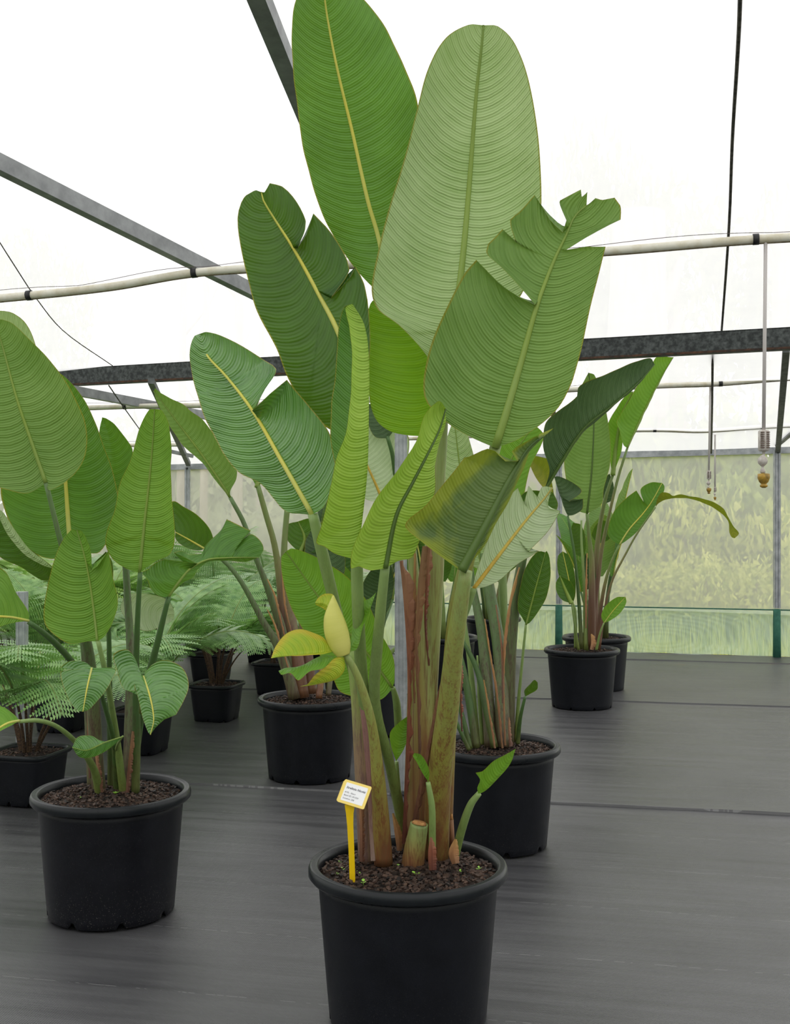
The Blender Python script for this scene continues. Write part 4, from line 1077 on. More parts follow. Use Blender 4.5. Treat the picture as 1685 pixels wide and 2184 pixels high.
ribbon(B, [(192, 1660, 3), (190, 1560, 4), (188, 1480, 2)], 3.84, 3.84, PAP, seed=23)

# ------------------------------------------------------------------ plant behind, with the dark folded leaf
CY = 4.55; CXw = sx(1056, CY)
C = empty('potted_bird_of_paradise', (CXw, CY, 0))
tag(C, 'broad-leaved plant with long dark folded leaf, in the pot just behind the tallest plant', 'potted plant', 'potted birds of paradise')
lathe_pot(C, CXw, CY, notch_rot=0.04)
soil(C, CXw, CY, 0.232, SOIL_Z, 3, chips=1000)
leaf(C, [(1160, 1049, 4.50), (1195, 991, 4.48), (1246, 914, 4.46), (1305, 866, 4.45), (1363, 815, 4.45), (1396, 777, 4.46)],
     [(1172, 1004), (1160, 962), (1158, 938), (1165, 902), (1190, 876), (1231, 845, .45), (1233, 828, .47), (1248, 816), (1305, 793), (1356, 771), (1388, 764)],
     [(1185, 1010), (1235, 934), (1300, 874), (1362, 820)], DRK, RIBD, [0, -.06, -.08, -.06, -.03, 0], .03, 5, 1.5, bowL=.10, nt=70)
leaf(C, [(1122, 1332, 4.52), (1143, 1252, 4.50), (1160, 1190, 4.49), (1163, 1178, 4.49)],
     [(1114, 1318), (1104, 1300), (1108, 1266), (1116, 1224), (1131, 1192), (1150, 1176)], [(1130, 1328), (1147, 1306), (1167, 1270), (1174, 1228), (1172, 1190), (1166, 1175)], UPD, RIBG, -.02, -.02, 3, 1, bowL=.05, bowR=.05)
leaf(C, [(1120, 1486, 4.50), (1132, 1470, 4.48), (1147, 1456, 4.47)], [(1118, 1472), (1130, 1458), (1140, 1450)], [(1130, 1480), (1146, 1470)], UPD, None, -.03, .01, nt=24)
leaf(C, [(1060, 1240, 4.62), (1090, 1160, 4.64), (1130, 1090, 4.66), (1180, 1050, 4.66)], [(1050, 1200), (1070, 1120), (1120, 1050)], [(1110, 1200), (1160, 1130), (1190, 1080)], UPD, RIBG, -.02, -.02, 4, 1)
leaf(C, [(1030, 1220, 4.7), (1010, 1120, 4.7), (985, 1020, 4.7), (968, 890, 4.7)], [(990, 1190), (955, 1060), (948, 960)], [(1040, 1140), (1020, 1020), (995, 920)], UNDP, RIBG, -.02, -.02, 4, 1)
leaf(C, [(1080, 1150, 4.75), (1060, 1070, 4.75), (1090, 980, 4.75), (1140, 905, 4.75)], [(1040, 1110), (1030, 1030), (1070, 940)], [(1110, 1090), (1130, 1000), (1160, 930)], BRT, RIBG, -.02, -.02, 4, 1)
leaf(C, [(1176, 1020, 4.9), (1150, 995, 4.9), (1128, 978, 4.9)], [(1180, 1060), (1150, 1030), (1130, 990)], [(1178, 985), (1150, 974), (1135, 973)], DEAD, None, nt=24)
for pts, y0, y1, mt in (
    ([(1073, 1593, 16), (1066, 1400, 14), (1043, 1253, 12), (1030, 1180, 8)], 4.52, 4.70, SHG),
    ([(1082, 1592, 15), (1090, 1365, 13), (1112, 1204, 10), (1140, 1090, 7), (1161, 1046, 6)], 4.60, 4.50, SHG),
    ([(1048, 1594, 15), (1030, 1365, 11), (1012, 1270, 8), (1000, 1200, 7)], 4.54, 4.70, SHG),
    ([(1080, 1560, 9), (1075, 1340, 9), (1072, 1236, 9), (1070, 1140, 6)], 4.66, 4.75, GS),
    ([(1055, 1594, 8), (1038, 1516, 8), (1018, 1430, 6), (984, 1361, 4), (960, 1320, 3)], 4.50, 4.60, GSD),
    ([(1016, 1595, 9), (997, 1473, 8), (977, 1382, 6), (965, 1330, 4)], 4.50, 4.55, GSD),
    ([(1020, 1592, 6), (1003, 1419, 6), (990, 1322, 4)], 4.62, 4.66, GS),
    ([(1030, 1590, 5), (1022, 1480, 4), (1018, 1398, 2)], 4.58, 4.6, GS),
    ([(1003, 1597, 6), (986, 1527, 5), (969, 1466, 4), (955, 1420, 3)], 4.48, 4.5, GSD),
    ([(1001, 1600, 4.5), (965, 1524, 4), (940, 1480, 3)], 4.46, 4.45, GSD),
    ([(1100, 1582, 4), (1104, 1520, 4), (1112, 1430, 3), (1122, 1330, 2.5)], 4.60, 4.52, GS),
    ([(1104, 1586, 5), (1110, 1530, 4), (1120, 1486, 3)], 4.56, 4.50, GSD)):
    stalk(C, pts, y0, y1, mt, 'sheath' if mt is SHG else 'petiole')
for k, (pts, mt) in enumerate((([(1072, 1596, 3), (1060, 1480, 3), (1043, 1380, 2.5), (1034, 1320, 1.5)], ORG), ([(1078, 1590, 3), (1074, 1450, 3), (1078, 1360, 4), (1092, 1270, 4), (1108, 1210, 2)], ORG),
     ([(1056, 1596, 3), (1044, 1520, 3), (1032, 1450, 2)], ORG), ([(1072, 1500, 2), (1070, 1380, 3), (1058, 1290, 2)], PAP), ([(1090, 1592, 5), (1087, 1560, 4), (1086, 1530, 2)], PAP))):
    ribbon(C, [(x, y, w * .75) for x, y, w in pts], 4.44, 4.50, mt, seed=30 + k, jag=.3)

# ------------------------------------------------------------------ plant between the tallest plant and the ferns
DY = 5.74; DX = sx(660, DY)
D = empty('potted_bird_of_paradise', (DX, DY, 0))
tag(D, 'broad-leaved plant with purplish stems, in the pot beside the small fern pots', 'potted plant', 'potted birds of paradise')
lathe_pot(D, DX, DY, notch_rot=0.1)
soil(D, DX, DY, 0.232, SOIL_Z, 4, chips=700)
leaf(D, [(491, 1061, 5.62), (465, 1020, 5.60), (425, 962, 5.58), (384, 908, 5.57), (345, 856, 5.56), (328, 834, 5.56)],
     [(482, 1052), (456, 1020), (436, 992), (417, 974), (393, 953), (381, 938), (358, 902), (334, 856)],
     [(491, 1046), (505, 1022), (506, 1006), (493, 982), (479, 958), (456, 930), (433, 896), (390, 864), (344, 838), (332, 828)], UND, RIBG, .0, -.06, 4, 1.5, bowR=.08, wave=.008)
leaf(D, [(436, 1170, 5.60), (405, 1152, 5.58), (374, 1135, 5.56)], [(426, 1174), (405, 1171), (385, 1161), (374, 1148)], [(450, 1160), (455, 1150), (446, 1126), (420, 1098), (392, 1081), (367, 1070, .9), (368, 1100)], DEAD if False else UPD, RIBY, -.01, -.02, 3, 1.5, nt=36)
leaf(D, [(548, 1040, 5.7), (560, 960, 5.72), (590, 880, 5.74), (620, 830, 5.74)], [(530, 1000), (540, 920), (575, 850)], [(600, 990), (620, 920), (625, 870)], UP, RIBG, nt=40)
leaf(D, [(613, 1080, 5.8), (640, 1000, 5.82), (660, 930, 5.82)], [(600, 1040), (620, 960)], [(670, 1040), (690, 970)], UPD, RIBG, nt=40)
leaf(D, [(640, 1180, 5.9), (650, 1150, 5.9), (636, 1112, 5.9)], [(612, 1150), (612, 1120)], [(700, 1170), (690, 1120), (660, 1106)], UPD, RIBG, nt=30)
leaf(D, [(690, 1260, 5.9), (700, 1190, 5.9), (670, 1120, 5.9)], [(660, 1230), (650, 1160)], [(735, 1220), (720, 1140)], DRK, RIBG, nt=30)
for pts, y0, y1, mt in (
    ([(628, 1490, 13), (616, 1444, 12), (590, 1373, 9), (561, 1325, 7), (537, 1280, 6), (509, 1233, 5), (476, 1195, 4.5), (437, 1171, 4)], 5.66, 5.60, SHG),
    ([(632, 1490, 12), (620, 1432, 11), (599, 1337, 10), (580, 1280, 8), (563, 1233, 6.5), (547, 1193, 5.5), (520, 1115, 5), (491, 1061, 4.5)], 5.72, 5.62, SHG),
    ([(640, 1488, 14), (618, 1400, 12), (604, 1337, 10), (597, 1242, 8), (585, 1160, 6.5), (568, 1100, 6), (550, 1036, 5.5)], 5.76, 5.70, SHF),
    ([(645, 1488, 15), (632, 1400, 15), (618, 1320, 14), (608, 1240, 11), (606, 1171, 7), (613, 1080, 6)], 5.70, 5.80, SHF),
    ([(664, 1480, 12), (656, 1400, 12), (646, 1320, 10), (640, 1240, 6), (641, 1180, 4.5)], 5.74, 5.90, SHF),
    ([(680, 1490, 7), (686, 1440, 7), (694, 1380, 6), (690, 1260, 4)], 5.62, 5.9, SHB),
    ([(700, 1484, 6), (705, 1440, 6), (710, 1400, 5), (716, 1330, 4)], 5.66, 5.8, SHG)):
    stalk(D, pts, y0, y1, mt, 'sheath')
for k, (pts, mt) in enumerate((([(620, 1440, 2), (598, 1370, 3), (585, 1330, 3), (570, 1300, 1.5)], ORG), ([(610, 1370, 2), (596, 1310, 3), (586, 1270, 3), (570, 1235, 1.5)], ORG), ([(622, 1350, 2), (608, 1290, 3), (602, 1220, 2)], ORG))):
    ribbon(D, [(x, y, w * .7) for x, y, w in pts], 5.60, 5.62, mt, seed=40 + k)

# ------------------------------------------------------------------ the two plants by the back wall
EY = 7.87; EX = sx(1241, EY)
E = empty('potted_bird_of_paradise', (EX, EY, 0))
tag(E, 'broad-leaved plant with arching withered leaf tip, foremost pot by the mesh wall', 'potted plant', 'potted birds of paradise')
lathe_pot(E, EX, EY, notch_rot=0.02)
soil(E, EX, EY, 0.232, SOIL_Z, 5, chips=500)
leaf(E, [(1252, 1096, 7.8), (1261, 1016, 7.78), (1266, 925, 7.77), (1266, 860, 7.77), (1255, 795, 7.77)], [(1230, 1087), (1214, 1050), (1204, 1000), (1206, 950), (1225, 890), (1240, 825)], [(1260, 1091), (1283, 1075), (1288, 1042), (1301, 991), (1302, 947), (1297, 900), (1285, 845), (1268, 800)], UND, RIBD, -.03, -.03, 3, 1)
leaf(E, [(1338, 956, 7.85), (1374, 877, 7.85), (1407, 811, 7.85), (1436, 762, 7.85)], [(1329, 948), (1322, 920), (1316, 898), (1341, 856), (1363, 815), (1385, 789), (1400, 762)], [(1350, 935), (1384, 862), (1415, 800)], BRT, RIBG, -.05, .03, 2.5, 1, bowL=.06)
leaf(E, [(1307, 1014, 7.95), (1314, 950, 7.95), (1328, 880, 7.95), (1350, 835, 7.95)], [(1301, 980), (1296, 910), (1314, 872), (1340, 838)], [(1326, 960), (1330, 915), (1350, 865)], BRT, RIBG, nt=36)
leaf(E, [(1321, 1162, 7.7), (1342, 1129, 7.68), (1371, 1096, 7.66), (1390, 1070, 7.65), (1412, 1030, 7.65)], [(1305, 1152), (1296, 1137), (1308, 1093), (1334, 1064), (1357, 1046, .6, 1), (1372, 1070, .64, 1), (1367, 1043), (1389, 1029)], [(1332, 1156), (1356, 1137), (1378, 1108), (1400, 1075), (1416, 1048), (1417, 1036)], UP, RIBY, -.03, -.02, 2.5, 1)
leaf(E, [(1211, 1100, 7.7), (1200, 1065, 7.68), (1190, 1035, 7.67), (1182, 1017, 7.66)], [(1206, 1090), (1192, 1050)], [(1224, 1098), (1242, 1086), (1244, 1064, .45, 1), (1214, 1070, .48, 1), (1241, 1048), (1224, 1031), (1192, 1016)], DRK, None, .02, -.04, nt=36)
leaf(E, [(1290, 1075, 8.0), (1300, 1040, 8.0), (1300, 1010, 8.0)], [(1284, 1050), (1290, 1020)], [(1308, 1064), (1309, 1035)], DRK, None, nt=24)
leaf(E, [(1222, 1288, 7.72), (1214, 1240, 7.7), (1200, 1176, 7.7)], [(1206, 1262), (1190, 1218), (1190, 1186)], [(1228, 1262), (1224, 1214), (1212, 1184)], UPD, RIBY, -.02, -.02, 1.6, .8, nt=30)
leaf(E, [(1219, 1287, 7.6), (1206, 1258, 7.6), (1194, 1228, 7.6)], [(1200, 1280), (1187, 1262), (1186, 1242)], [(1226, 1262), (1218, 1242)], UPD, RIBG, nt=24)
leaf(E, [(1252, 1258, 7.9), (1256, 1220, 7.9), (1248, 1180, 7.9)], [(1248, 1235), (1246, 1200)], [(1272, 1246), (1268, 1215)], DRK, None, nt=24)
leaf(E, [(1288, 1329, 7.6), (1308, 1302, 7.58), (1334, 1273, 7.57)], [(1282, 1312), (1292, 1292), (1316, 1274)], [(1304, 1322), (1326, 1304), (1336, 1284)], BRT, RIBY, -.02, -.02, 1.5, .7, nt=30)
leaf(E, [(1275, 1160, 8.0), (1290, 1140, 8.0), (1304, 1116, 8.0)], [(1262, 1140), (1280, 1110)], [(1300, 1150), (1308, 1128)], UPD, None, nt=24)
leaf(E, [(1245, 1190, 8.0), (1234, 1160, 8.0), (1222, 1115, 8.0)], [(1226, 1180), (1216, 1140)], [(1250, 1160), (1240, 1120)], UPD, None, nt=24)
# withered strip that arches over to the far side
leaf(E, [(1398, 1082, 7.6), (1407, 1062, 7.58), (1440, 1058, 7.56), (1470, 1061, 7.55), (1499, 1068, 7.54), (1532, 1083, 7.53), (1553, 1105, 7.53), (1561, 1124, 7.53), (1567, 1148, 7.53)],
     [(1402, 1064), (1412, 1050), (1428, 1053), (1434, 1058), (1450, 1054), (1470, 1058), (1492, 1062), (1520, 1070), (1542, 1084), (1552, 1100), (1564, 1122), (1576, 1138)],
     [(1404, 1074), (1420, 1066), (1450, 1062), (1480, 1066), (1510, 1077), (1540, 1096), (1553, 1112), (1556, 1136), (1561, 1146)], DEAD, None, -.02, .02, nt=60)
for pts, y0, y1, mt in (
    ([(1258, 1384, 6), (1275, 1236, 5), (1285, 1163, 4), (1301, 1090, 3.2), (1319, 1016, 3), (1338, 956, 2.5)], 7.9, 7.85, SHF),
    ([(1270, 1382, 7), (1268, 1300, 8), (1270, 1220, 7), (1278, 1130, 5), (1292, 1060, 4), (1307, 1014, 3)], 7.95, 7.95, SHF),
    ([(1262, 1383, 8), (1262, 1300, 8), (1262, 1200, 6), (1256, 1140, 4), (1252, 1096, 3)], 7.85, 7.8, SHF),
    ([(1272, 1384, 5), (1285, 1273, 4), (1301, 1207, 3), (1321, 1162, 2.5)], 7.8, 7.7, SHF),
    ([(1276, 1386, 5), (1288, 1310, 3), (1305, 1240, 2.5), (1332, 1186, 2.2), (1360, 1136, 2), (1398, 1082, 1.8)], 7.75, 7.6, SHF),
    ([(1240, 1384, 5), (1236, 1300, 4), (1226, 1190, 3), (1211, 1100, 2.4)], 7.75, 7.7, GSD),
    ([(1228, 1382, 4), (1226, 1300, 3), (1222, 1286, 1.6)], 7.8, 7.72, GS),
    ([(1234, 1386, 3), (1224, 1320, 2), (1219, 1286, 1.5)], 7.7, 7.6, GS),
    ([(1248, 1386, 4), (1246, 1250, 3), (1240, 1150, 2.5), (1240, 1110, 2)], 7.75, 7.75, GS),
    ([(1272, 1386, 3), (1280, 1350, 2.2), (1288, 1329, 1.6)], 7.65, 7.6, GS),
    ([(1252, 1388, 4), (1251, 1320, 3), (1252, 1258, 2)], 7.85, 7.9, GS)):
    stalk(E, pts, y0, y1, mt, 'sheath' if mt is SHF else 'petiole', n=10, seg=18)
ribbon(E, [(1262, 1386, 4), (1266, 1370, 5), (1262, 1352, 2)], 7.66, 7.7, ORG, 'bract', seed=50)
ribbon(E, [(1250, 1340, 1.5), (1250, 1260, 2), (1252, 1180, 1)], 7.7, 7.72, ORG, seed=51)

def garden_plant(X, Y, seed, label, pot_k=1.0, nleaf=9, hmin=1.1, hmax=1.9, mats=(UP, UPD, UND, BRT), chips=0, spread=0.35):
    """freely grown bird of paradise for the rows behind"""
    r = random.Random(seed)
    t = empty('potted_bird_of_paradise', (X, Y, 0)); tag(t, label, 'potted plant', 'potted birds of paradise')
    lathe_pot(t, X, Y, notch_rot=r.random()); soil(t, X, Y, 0.232, SOIL_Z, seed, chips=chips)
    for i in range(nleaf):
        az = i * 2.4 + r.uniform(-.4, .4); hh = hmin + (hmax - hmin) * r.random(); ln = spread * (0.35 + 0.65 * r.random())
        b0 = Vector((X + 0.07 * math.cos(az), Y + 0.07 * math.sin(az), SOIL_Z)); out = Vector((math.cos(az), math.sin(az), 0))
        Lb = hh * 0.42; zb = hh - Lb * 0.9
        pb = b0 + out * ln * 0.6; pb.z = zb
        p = [b0, b0.lerp(pb, 0.35) - out * 0.02, b0.lerp(pb, 0.7) - out * 0.02, pb]
        m = MB(); m.tube(p, [.024, .019, .012, .008], 10); m.build('petiole', r.choice((GS, GSD, SHF)), t)
        n = 30; q = np.linspace(0, 1, n); sid = Vector((-out.y, out.x, 0)) * 1.0
        tw = r.uniform(-.8, .8); sid = (sid * math.cos(tw) + out * math.sin(tw)).normalized()
        Mw = []; Lw = []; Rw = []
        dr = r.uniform(0.05, 0.5)
        for s in q:
            c0 = pb + Vector((0, 0, Lb * s * (1 - dr * 0.45 * s))) + out * (Lb * (0.15 * s + dr * 0.8 * s * s))
            wd = Lb * 0.21 * math.sin(math.pi * min(1, s * 0.94 + 0.04)) ** 0.7 * (1.15 - 0.4 * s)
            if s == 1: wd = 0.001
            up = out * 0.25 * wd
            Mw.append(c0); Lw.append(c0 - sid * wd - up); Rw.append(c0 + sid * wd - up)
        vs, fs, uv = leaf_surface(np.array(Mw), np.array(Lw), np.array(Rw), Lb, 6, .005, .05, .05, seed * 31 + i, .05, q)
        mb = MB(); mb.add(vs, fs, uv); o = mb.build('leaf', r.choice(mats), t)
        m = MB(); m.tube([Vector(Mw[k]) for k in range(0, n, 3)] + [Vector(Mw[-1])], [0.006 * (1 - k / 11) + .001 for k in range(11)], 6); m.build('midrib', r.choice((RIBG, RIBY)), o)
    return t
garden_plant(sx(1272, 8.68), 8.68, 61, 'broad-leaved plant half hidden, in the rearmost pot by the mesh wall', nleaf=6, hmin=1.1, hmax=1.75, spread=0.22, chips=200)
N2 = garden_plant(sx(775, 6.85), 6.85, 62, 'dark-leaved plant mostly hidden behind the ridged roof post', nleaf=9, hmin=0.9, hmax=1.5, spread=0.42, mats=(UPD, DRK, UP))
garden_plant(sx(947, 8.70), 8.70, 63, 'plant mostly hidden behind the thick brown stems of the tallest plant', nleaf=8, hmin=0.9, hmax=1.6, spread=0.35)
garden_plant(sx(1050, 10.3), 10.3, 65, 'small-looking far plant by the mesh wall, behind the orange-edged stems', nleaf=8, hmin=1.0, hmax=1.55, spread=0.3)

leaf(N2, [(818, 1072, 6.6), (802, 1034, 6.58), (783, 992, 6.56), (765, 950, 6.55), (750, 890, 6.54)], [(780, 1064), (745, 1020), (735, 950)], [(850, 1030), (870, 975), (868, 925), (820, 905), (780, 890)], WHT, RIBW, -.02, -.03, 4, 1.2)
leaf(N2, [(828, 935, 6.5), (812, 900, 6.5), (780, 860, 6.5)], [(800, 932), (784, 900)], [(842, 910), (826, 870)], DRK, None, nt=24)
stalk(N2, [(842, 1230, 6), (846, 1060, 5), (838, 975, 4.5), (826, 930, 4)], 6.8, 6.5, GSD)
leaf(N2, [(860, 1420, 6.7), (800, 1425, 6.7), (862, 1440, 6.7), (880, 1445, 6.7)][:1] + [(845, 1440, 6.68), (815, 1436, 6.66)], [(848, 1424), (830, 1418)], [(850, 1456), (830, 1456)], UPD, None, nt=24)

# ------------------------------------------------------------------ ferns
FERN = []
def fern_mat(name, a, b):
    n = NT(name); pos = n.geo(); ns = n.noise(pos, 18, 3)
    col = n.mix(n.math('MINIMUM', n.math('MAXIMUM', n.math('MULTIPLY', n.math('SUBTRACT', ns, 0.3), 2.2), 0.0), 1.0), lin(*a), lin(*b))
    return n.done(n.mixsh(0.3, n.bsdf(col, 0.34, 0.7), n.shade('ShaderNodeBsdfTranslucent', n.mix(0.5, col, lin(150, 200, 90)))))
M_FERN = [fern_mat('fern_green', (92, 142, 72), (164, 204, 124)), fern_mat('fern_bright', (120, 170, 70), (184, 214, 120)), fern_mat('fern_greyish', (124, 164, 110), (186, 210, 164))]
M_STIPE = plain_mat('hairy_brown_stipe', (40, 29, 21), 0.9, c2=(92, 68, 44), scale=160, bump=0.6)
M_RACH = plain_mat('fern_rachis', (128, 146, 76), 0.6)

def frond_mesh(a0, a1, stip, seed):
    """one arching frond one unit long in the XZ plane; green lobed pinnae in the outer part"""
    r = random.Random(seed); N = 60
    pts = [Vector((0, 0, 0))]; ang = []
    for i in range(N):
        t = i / (N - 1); a = a0 + (a1 - a0) * t ** 1.5; ang.append(a)
        pts.append(pts[-1] + Vector((math.sin(a), 0, math.cos(a))) / N)
    ang.append(ang[-1])
    def at(t):
        k = min(N - 1, int(t * N)); f = t * N - k
        return pts[k].lerp(pts[k + 1], f), ang[k]
    m = MB()
    np_ = 24
    for i in range(np_):
        t = stip + (1 - stip) * (i + 0.5) / np_
        p, a = at(t); T = Vector((math.sin(a), 0, math.cos(a))); Nn = Vector((math.cos(a), 0, -math.sin(a)))
        f = (i + 0.5) / np_
        L = 0.27 * (math.sin(math.pi * min(1, f * 0.80 + 0.17)) ** 0.9) + 0.008
        for s in (-1, 1):
            d = (Vector((0, s, 0)) * 0.93 + T * 0.30 + Nn * r.uniform(-.05, .22)).normalized()
            x = T
            nl = max(4, int(L / 0.0135)); prev = None
            for k in range(nl):
                fk = k / nl; c = p + d * L * fk + Nn * (0.10 * L * fk * fk)
                w = L / nl * 0.9; ll = 0.027 * (1 - fk) ** 0.7 * (0.5 + 0.5 * min(1, L / 0.2)) + 0.003
                for sd in (-1, 1):
                    e = c + d * w * 0.9 + x * sd * ll
                    m.add([c, c + d * w, e + d * w * 0.15, e - d * w * 0.2], [(0, 1, 2, 3)])
    g = m.mesh('frond', False)
    m = MB(); k0 = int(stip * N) + 1
    m.tube(pts[k0:], [0.0045 * (1 - j / (N - k0 + 2)) + .0008 for j in range(len(pts) - k0)], 5); rc = m.mesh('rachis'); rc.materials.append(M_RACH)
    m = MB(); m.tube(pts[:k0 + 1], [0.009 - 0.004 * j / k0 for j in range(k0 + 1)], 7); st = m.mesh('stipe'); st.materials.append(M_STIPE)
    return g, rc, st
FRM = [frond_mesh(0.06, 1.95, 0.36, 1), frond_mesh(0.10, 1.6, 0.34, 2), frond_mesh(0.18, 2.3, 0.33, 3), frond_mesh(0.02, 1.2, 0.38, 4)]
FRG = {}
def frond(root, z, az, tilt, sc, kind, matk, wob=0.0):
    g, rc, st = FRM[kind]
    key = (kind, matk)
    if key not in FRG:
        gg = g.copy(); gg.materials.append(M_FERN[matk]); FRG[key] = gg
    o = bpy.data.objects.new('frond', FRG[key]); COL.objects.link(o); o.parent = root
    o.location = (0.035 * math.cos(az), 0.035 * math.sin(az), z); o.rotation_euler = (wob, tilt, az); o.scale = (sc,) * 3
    for me, nm in ((rc, 'rachis'), (st, 'stipe')):
        c = bpy.data.objects.new(nm, me); COL.objects.link(c); c.parent = o
    return o

sq = lambda a: (abs(math.cos(a)) ** 5 + abs(math.sin(a)) ** 5) ** (-1 / 5) * 0.93
def fern(px, Y, label, matk, seed, n=13, sc=0.95, R=0.172, top=0.235, X=None, chips=0):
    r = random.Random(seed); X = sx(px, Y) if X is None else X
    t = empty('potted_fern', (X, Y, 0)); tag(t, label, 'potted fern', 'potted ferns')
    rr = lambda a: sq(a + 0.25)
    lathe_pot(t, X, Y, R, top, R * 0.76, r.random(), rf=rr)
    soil(t, X, Y, R * 0.9, top - 0.02, seed, rf=rr, chips=chips)
    for i in range(n):
        frond(t, top - 0.02, i * 2.3999 + r.uniform(-.3, .3), r.uniform(-.05, .25) + (0.12 if i > n * 0.6 else 0), sc * r.uniform(.8, 1.12), r.choice((0, 0, 1, 2, 3)), matk, r.uniform(-.12, .12))
    return t
fern(61, 5.24, 'fern with furry brown stems in the nearest small pot, behind the dusty pot', 0, 1, 11, 0.92, chips=250)
fern(132, 7.0, 'fern in a small pot behind the fern with furry stems', 0, 2, 12, 0.95)
fern(302, 6.35, 'fern whose pot peeks out behind the stems of the dusty pot plant', 0, 3, 12, 0.9)
fern(462, 7.36, 'fern with a dense bundle of dark stems, its whole square pot in view', 0, 4, 15, 0.92, chips=250)
fern(451, 9.0, 'fern in the pot directly behind the dense-stemmed fern', 2, 5, 13, 1.0)
fern(589, 8.46, 'fern in the pot directly behind the purplish-stemmed plant', 0, 6, 10, 0.7)
fern(563, 10.3, 'farthest fern in the row of small pots near the purplish-stemmed plant', 2, 7, 13, 1.05)
fern(20, 8.2, 'bright green fern at the edge of view behind the furry-stemmed fern', 1, 8, 13, 1.05)
fern(215, 8.6, 'bright fern deep among the row, between the two dark leaf stalks', 1, 9, 14, 1.1)
fern(330, 9.6, 'pale fern far back, below the slender drooping leaf', 2, 10, 14, 1.15)
fern(95, 10.2, 'pale fern far back near the corner of the fern rows', 1, 11, 14, 1.2)
fern(430, 10.9, 'palest fern, closest to the mesh wall below the bare trunks', 2, 12, 14, 1.2)
fern(690, 10.6, 'fern by the mesh wall glimpsed behind the light green leaf', 2, 13, 13, 1.0)

# ------------------------------------------------------------------ irrigation pipes, hanging sprinklers
M_PVC = plain_mat('dirty_white_pipe', (226, 222, 208), 0.5, c2=(196, 184, 152), scale=9, stretch=(1, 1, 1), lo=0.45, hi=0.75)
M_WIRE = plain_mat('thin_wire', (96, 84, 88), 0.5)
M_PIPE_UNDER = plain_mat('brown_pipe_underside', (110, 98, 78), 0.8, c2=(150, 138, 112), scale=60)
def pipe(pts, r, label, ties, wire=None):
    P = [W(*p) for p in pts]
    P = [P[0] + (P[0] - P[1]) * 3.0] + P + [P[-1] + (P[-1] - P[-2]) * 2.0]
    a = np.array([list(p) for p in P]); t = np.linspace(0, 1, len(P)); c = hermite(t, a, np.linspace(0, 1, 90))
    root = empty('irrigation_pipe', Vector(c[45]))
    m = MB(); m.tube([Vector(x) for x in c], r, 12); m.build('pipe', M_PVC, root)
    m = MB(); m.tube([Vector(x) + Vector((0, 0, -r * 0.75)) for x in c], r * 0.42, 8); m.build('underside_strip', M_PIPE_UNDER, root)  # browner, darker strip along the bottom of the pipe
    for px in ties:
        i = min(range(90), key=lambda k: abs(CX + F * c[k][0] / c[k][1] - px)); p = Vector(c[i]); d = (Vector(c[min(89, i + 1)]) - Vector(c[max(0, i - 1)])).normalized()
        m = MB(); m.tube([p - d * 0.014, p + d * 0.014], r * 1.28, 12); m.build('clip', M_BLACKP, root)
    m = MB(); m.tube([Vector(x) + Vector((0, 0, r * (1.15 + 0.9 * abs(math.sin(k * 0.26))))) for k, x in enumerate(c)], 0.0016, 5); m.build('support_wire', M_WIRE, root)
    return tag(root, label, 'pipe', 'irrigation pipes')
pipe([(-300, 662, 6.4), (0, 636, 6.2), (230, 612, 6.05), (430, 580, 5.95), (700, 566, 5.85), (1000, 552, 5.75), (1290, 536, 5.65), (1620, 510, 5.5), (2000, 492, 5.35)], 0.0215, 'nearest white irrigation pipe running across under the roof, above the dark purlin', (70, 425, 1619))
pipe([(-200, 876, 9.6), (100, 872, 9.5), (300, 866, 9.4), (560, 862, 9.3), (900, 848, 9.15), (1190, 832, 9.0), (1420, 822, 8.9), (1532, 818, 8.85), (1720, 804, 8.75), (2000, 796, 8.7)], 0.0195, 'middle white irrigation pipe, just below the dark purlin', (265, 1532))
pipe([(-200, 952, 11.3), (200, 950, 11.2), (500, 946, 11.1), (900, 934, 10.8), (1190, 922, 10.6), (1388, 917, 10.4), (1500, 919, 10.35), (1622, 910, 10.2), (1720, 906, 10.1), (2000, 900, 9.9)], 0.017, 'farthest white irrigation pipe, close to the back wall top rail', (1388, 1623))

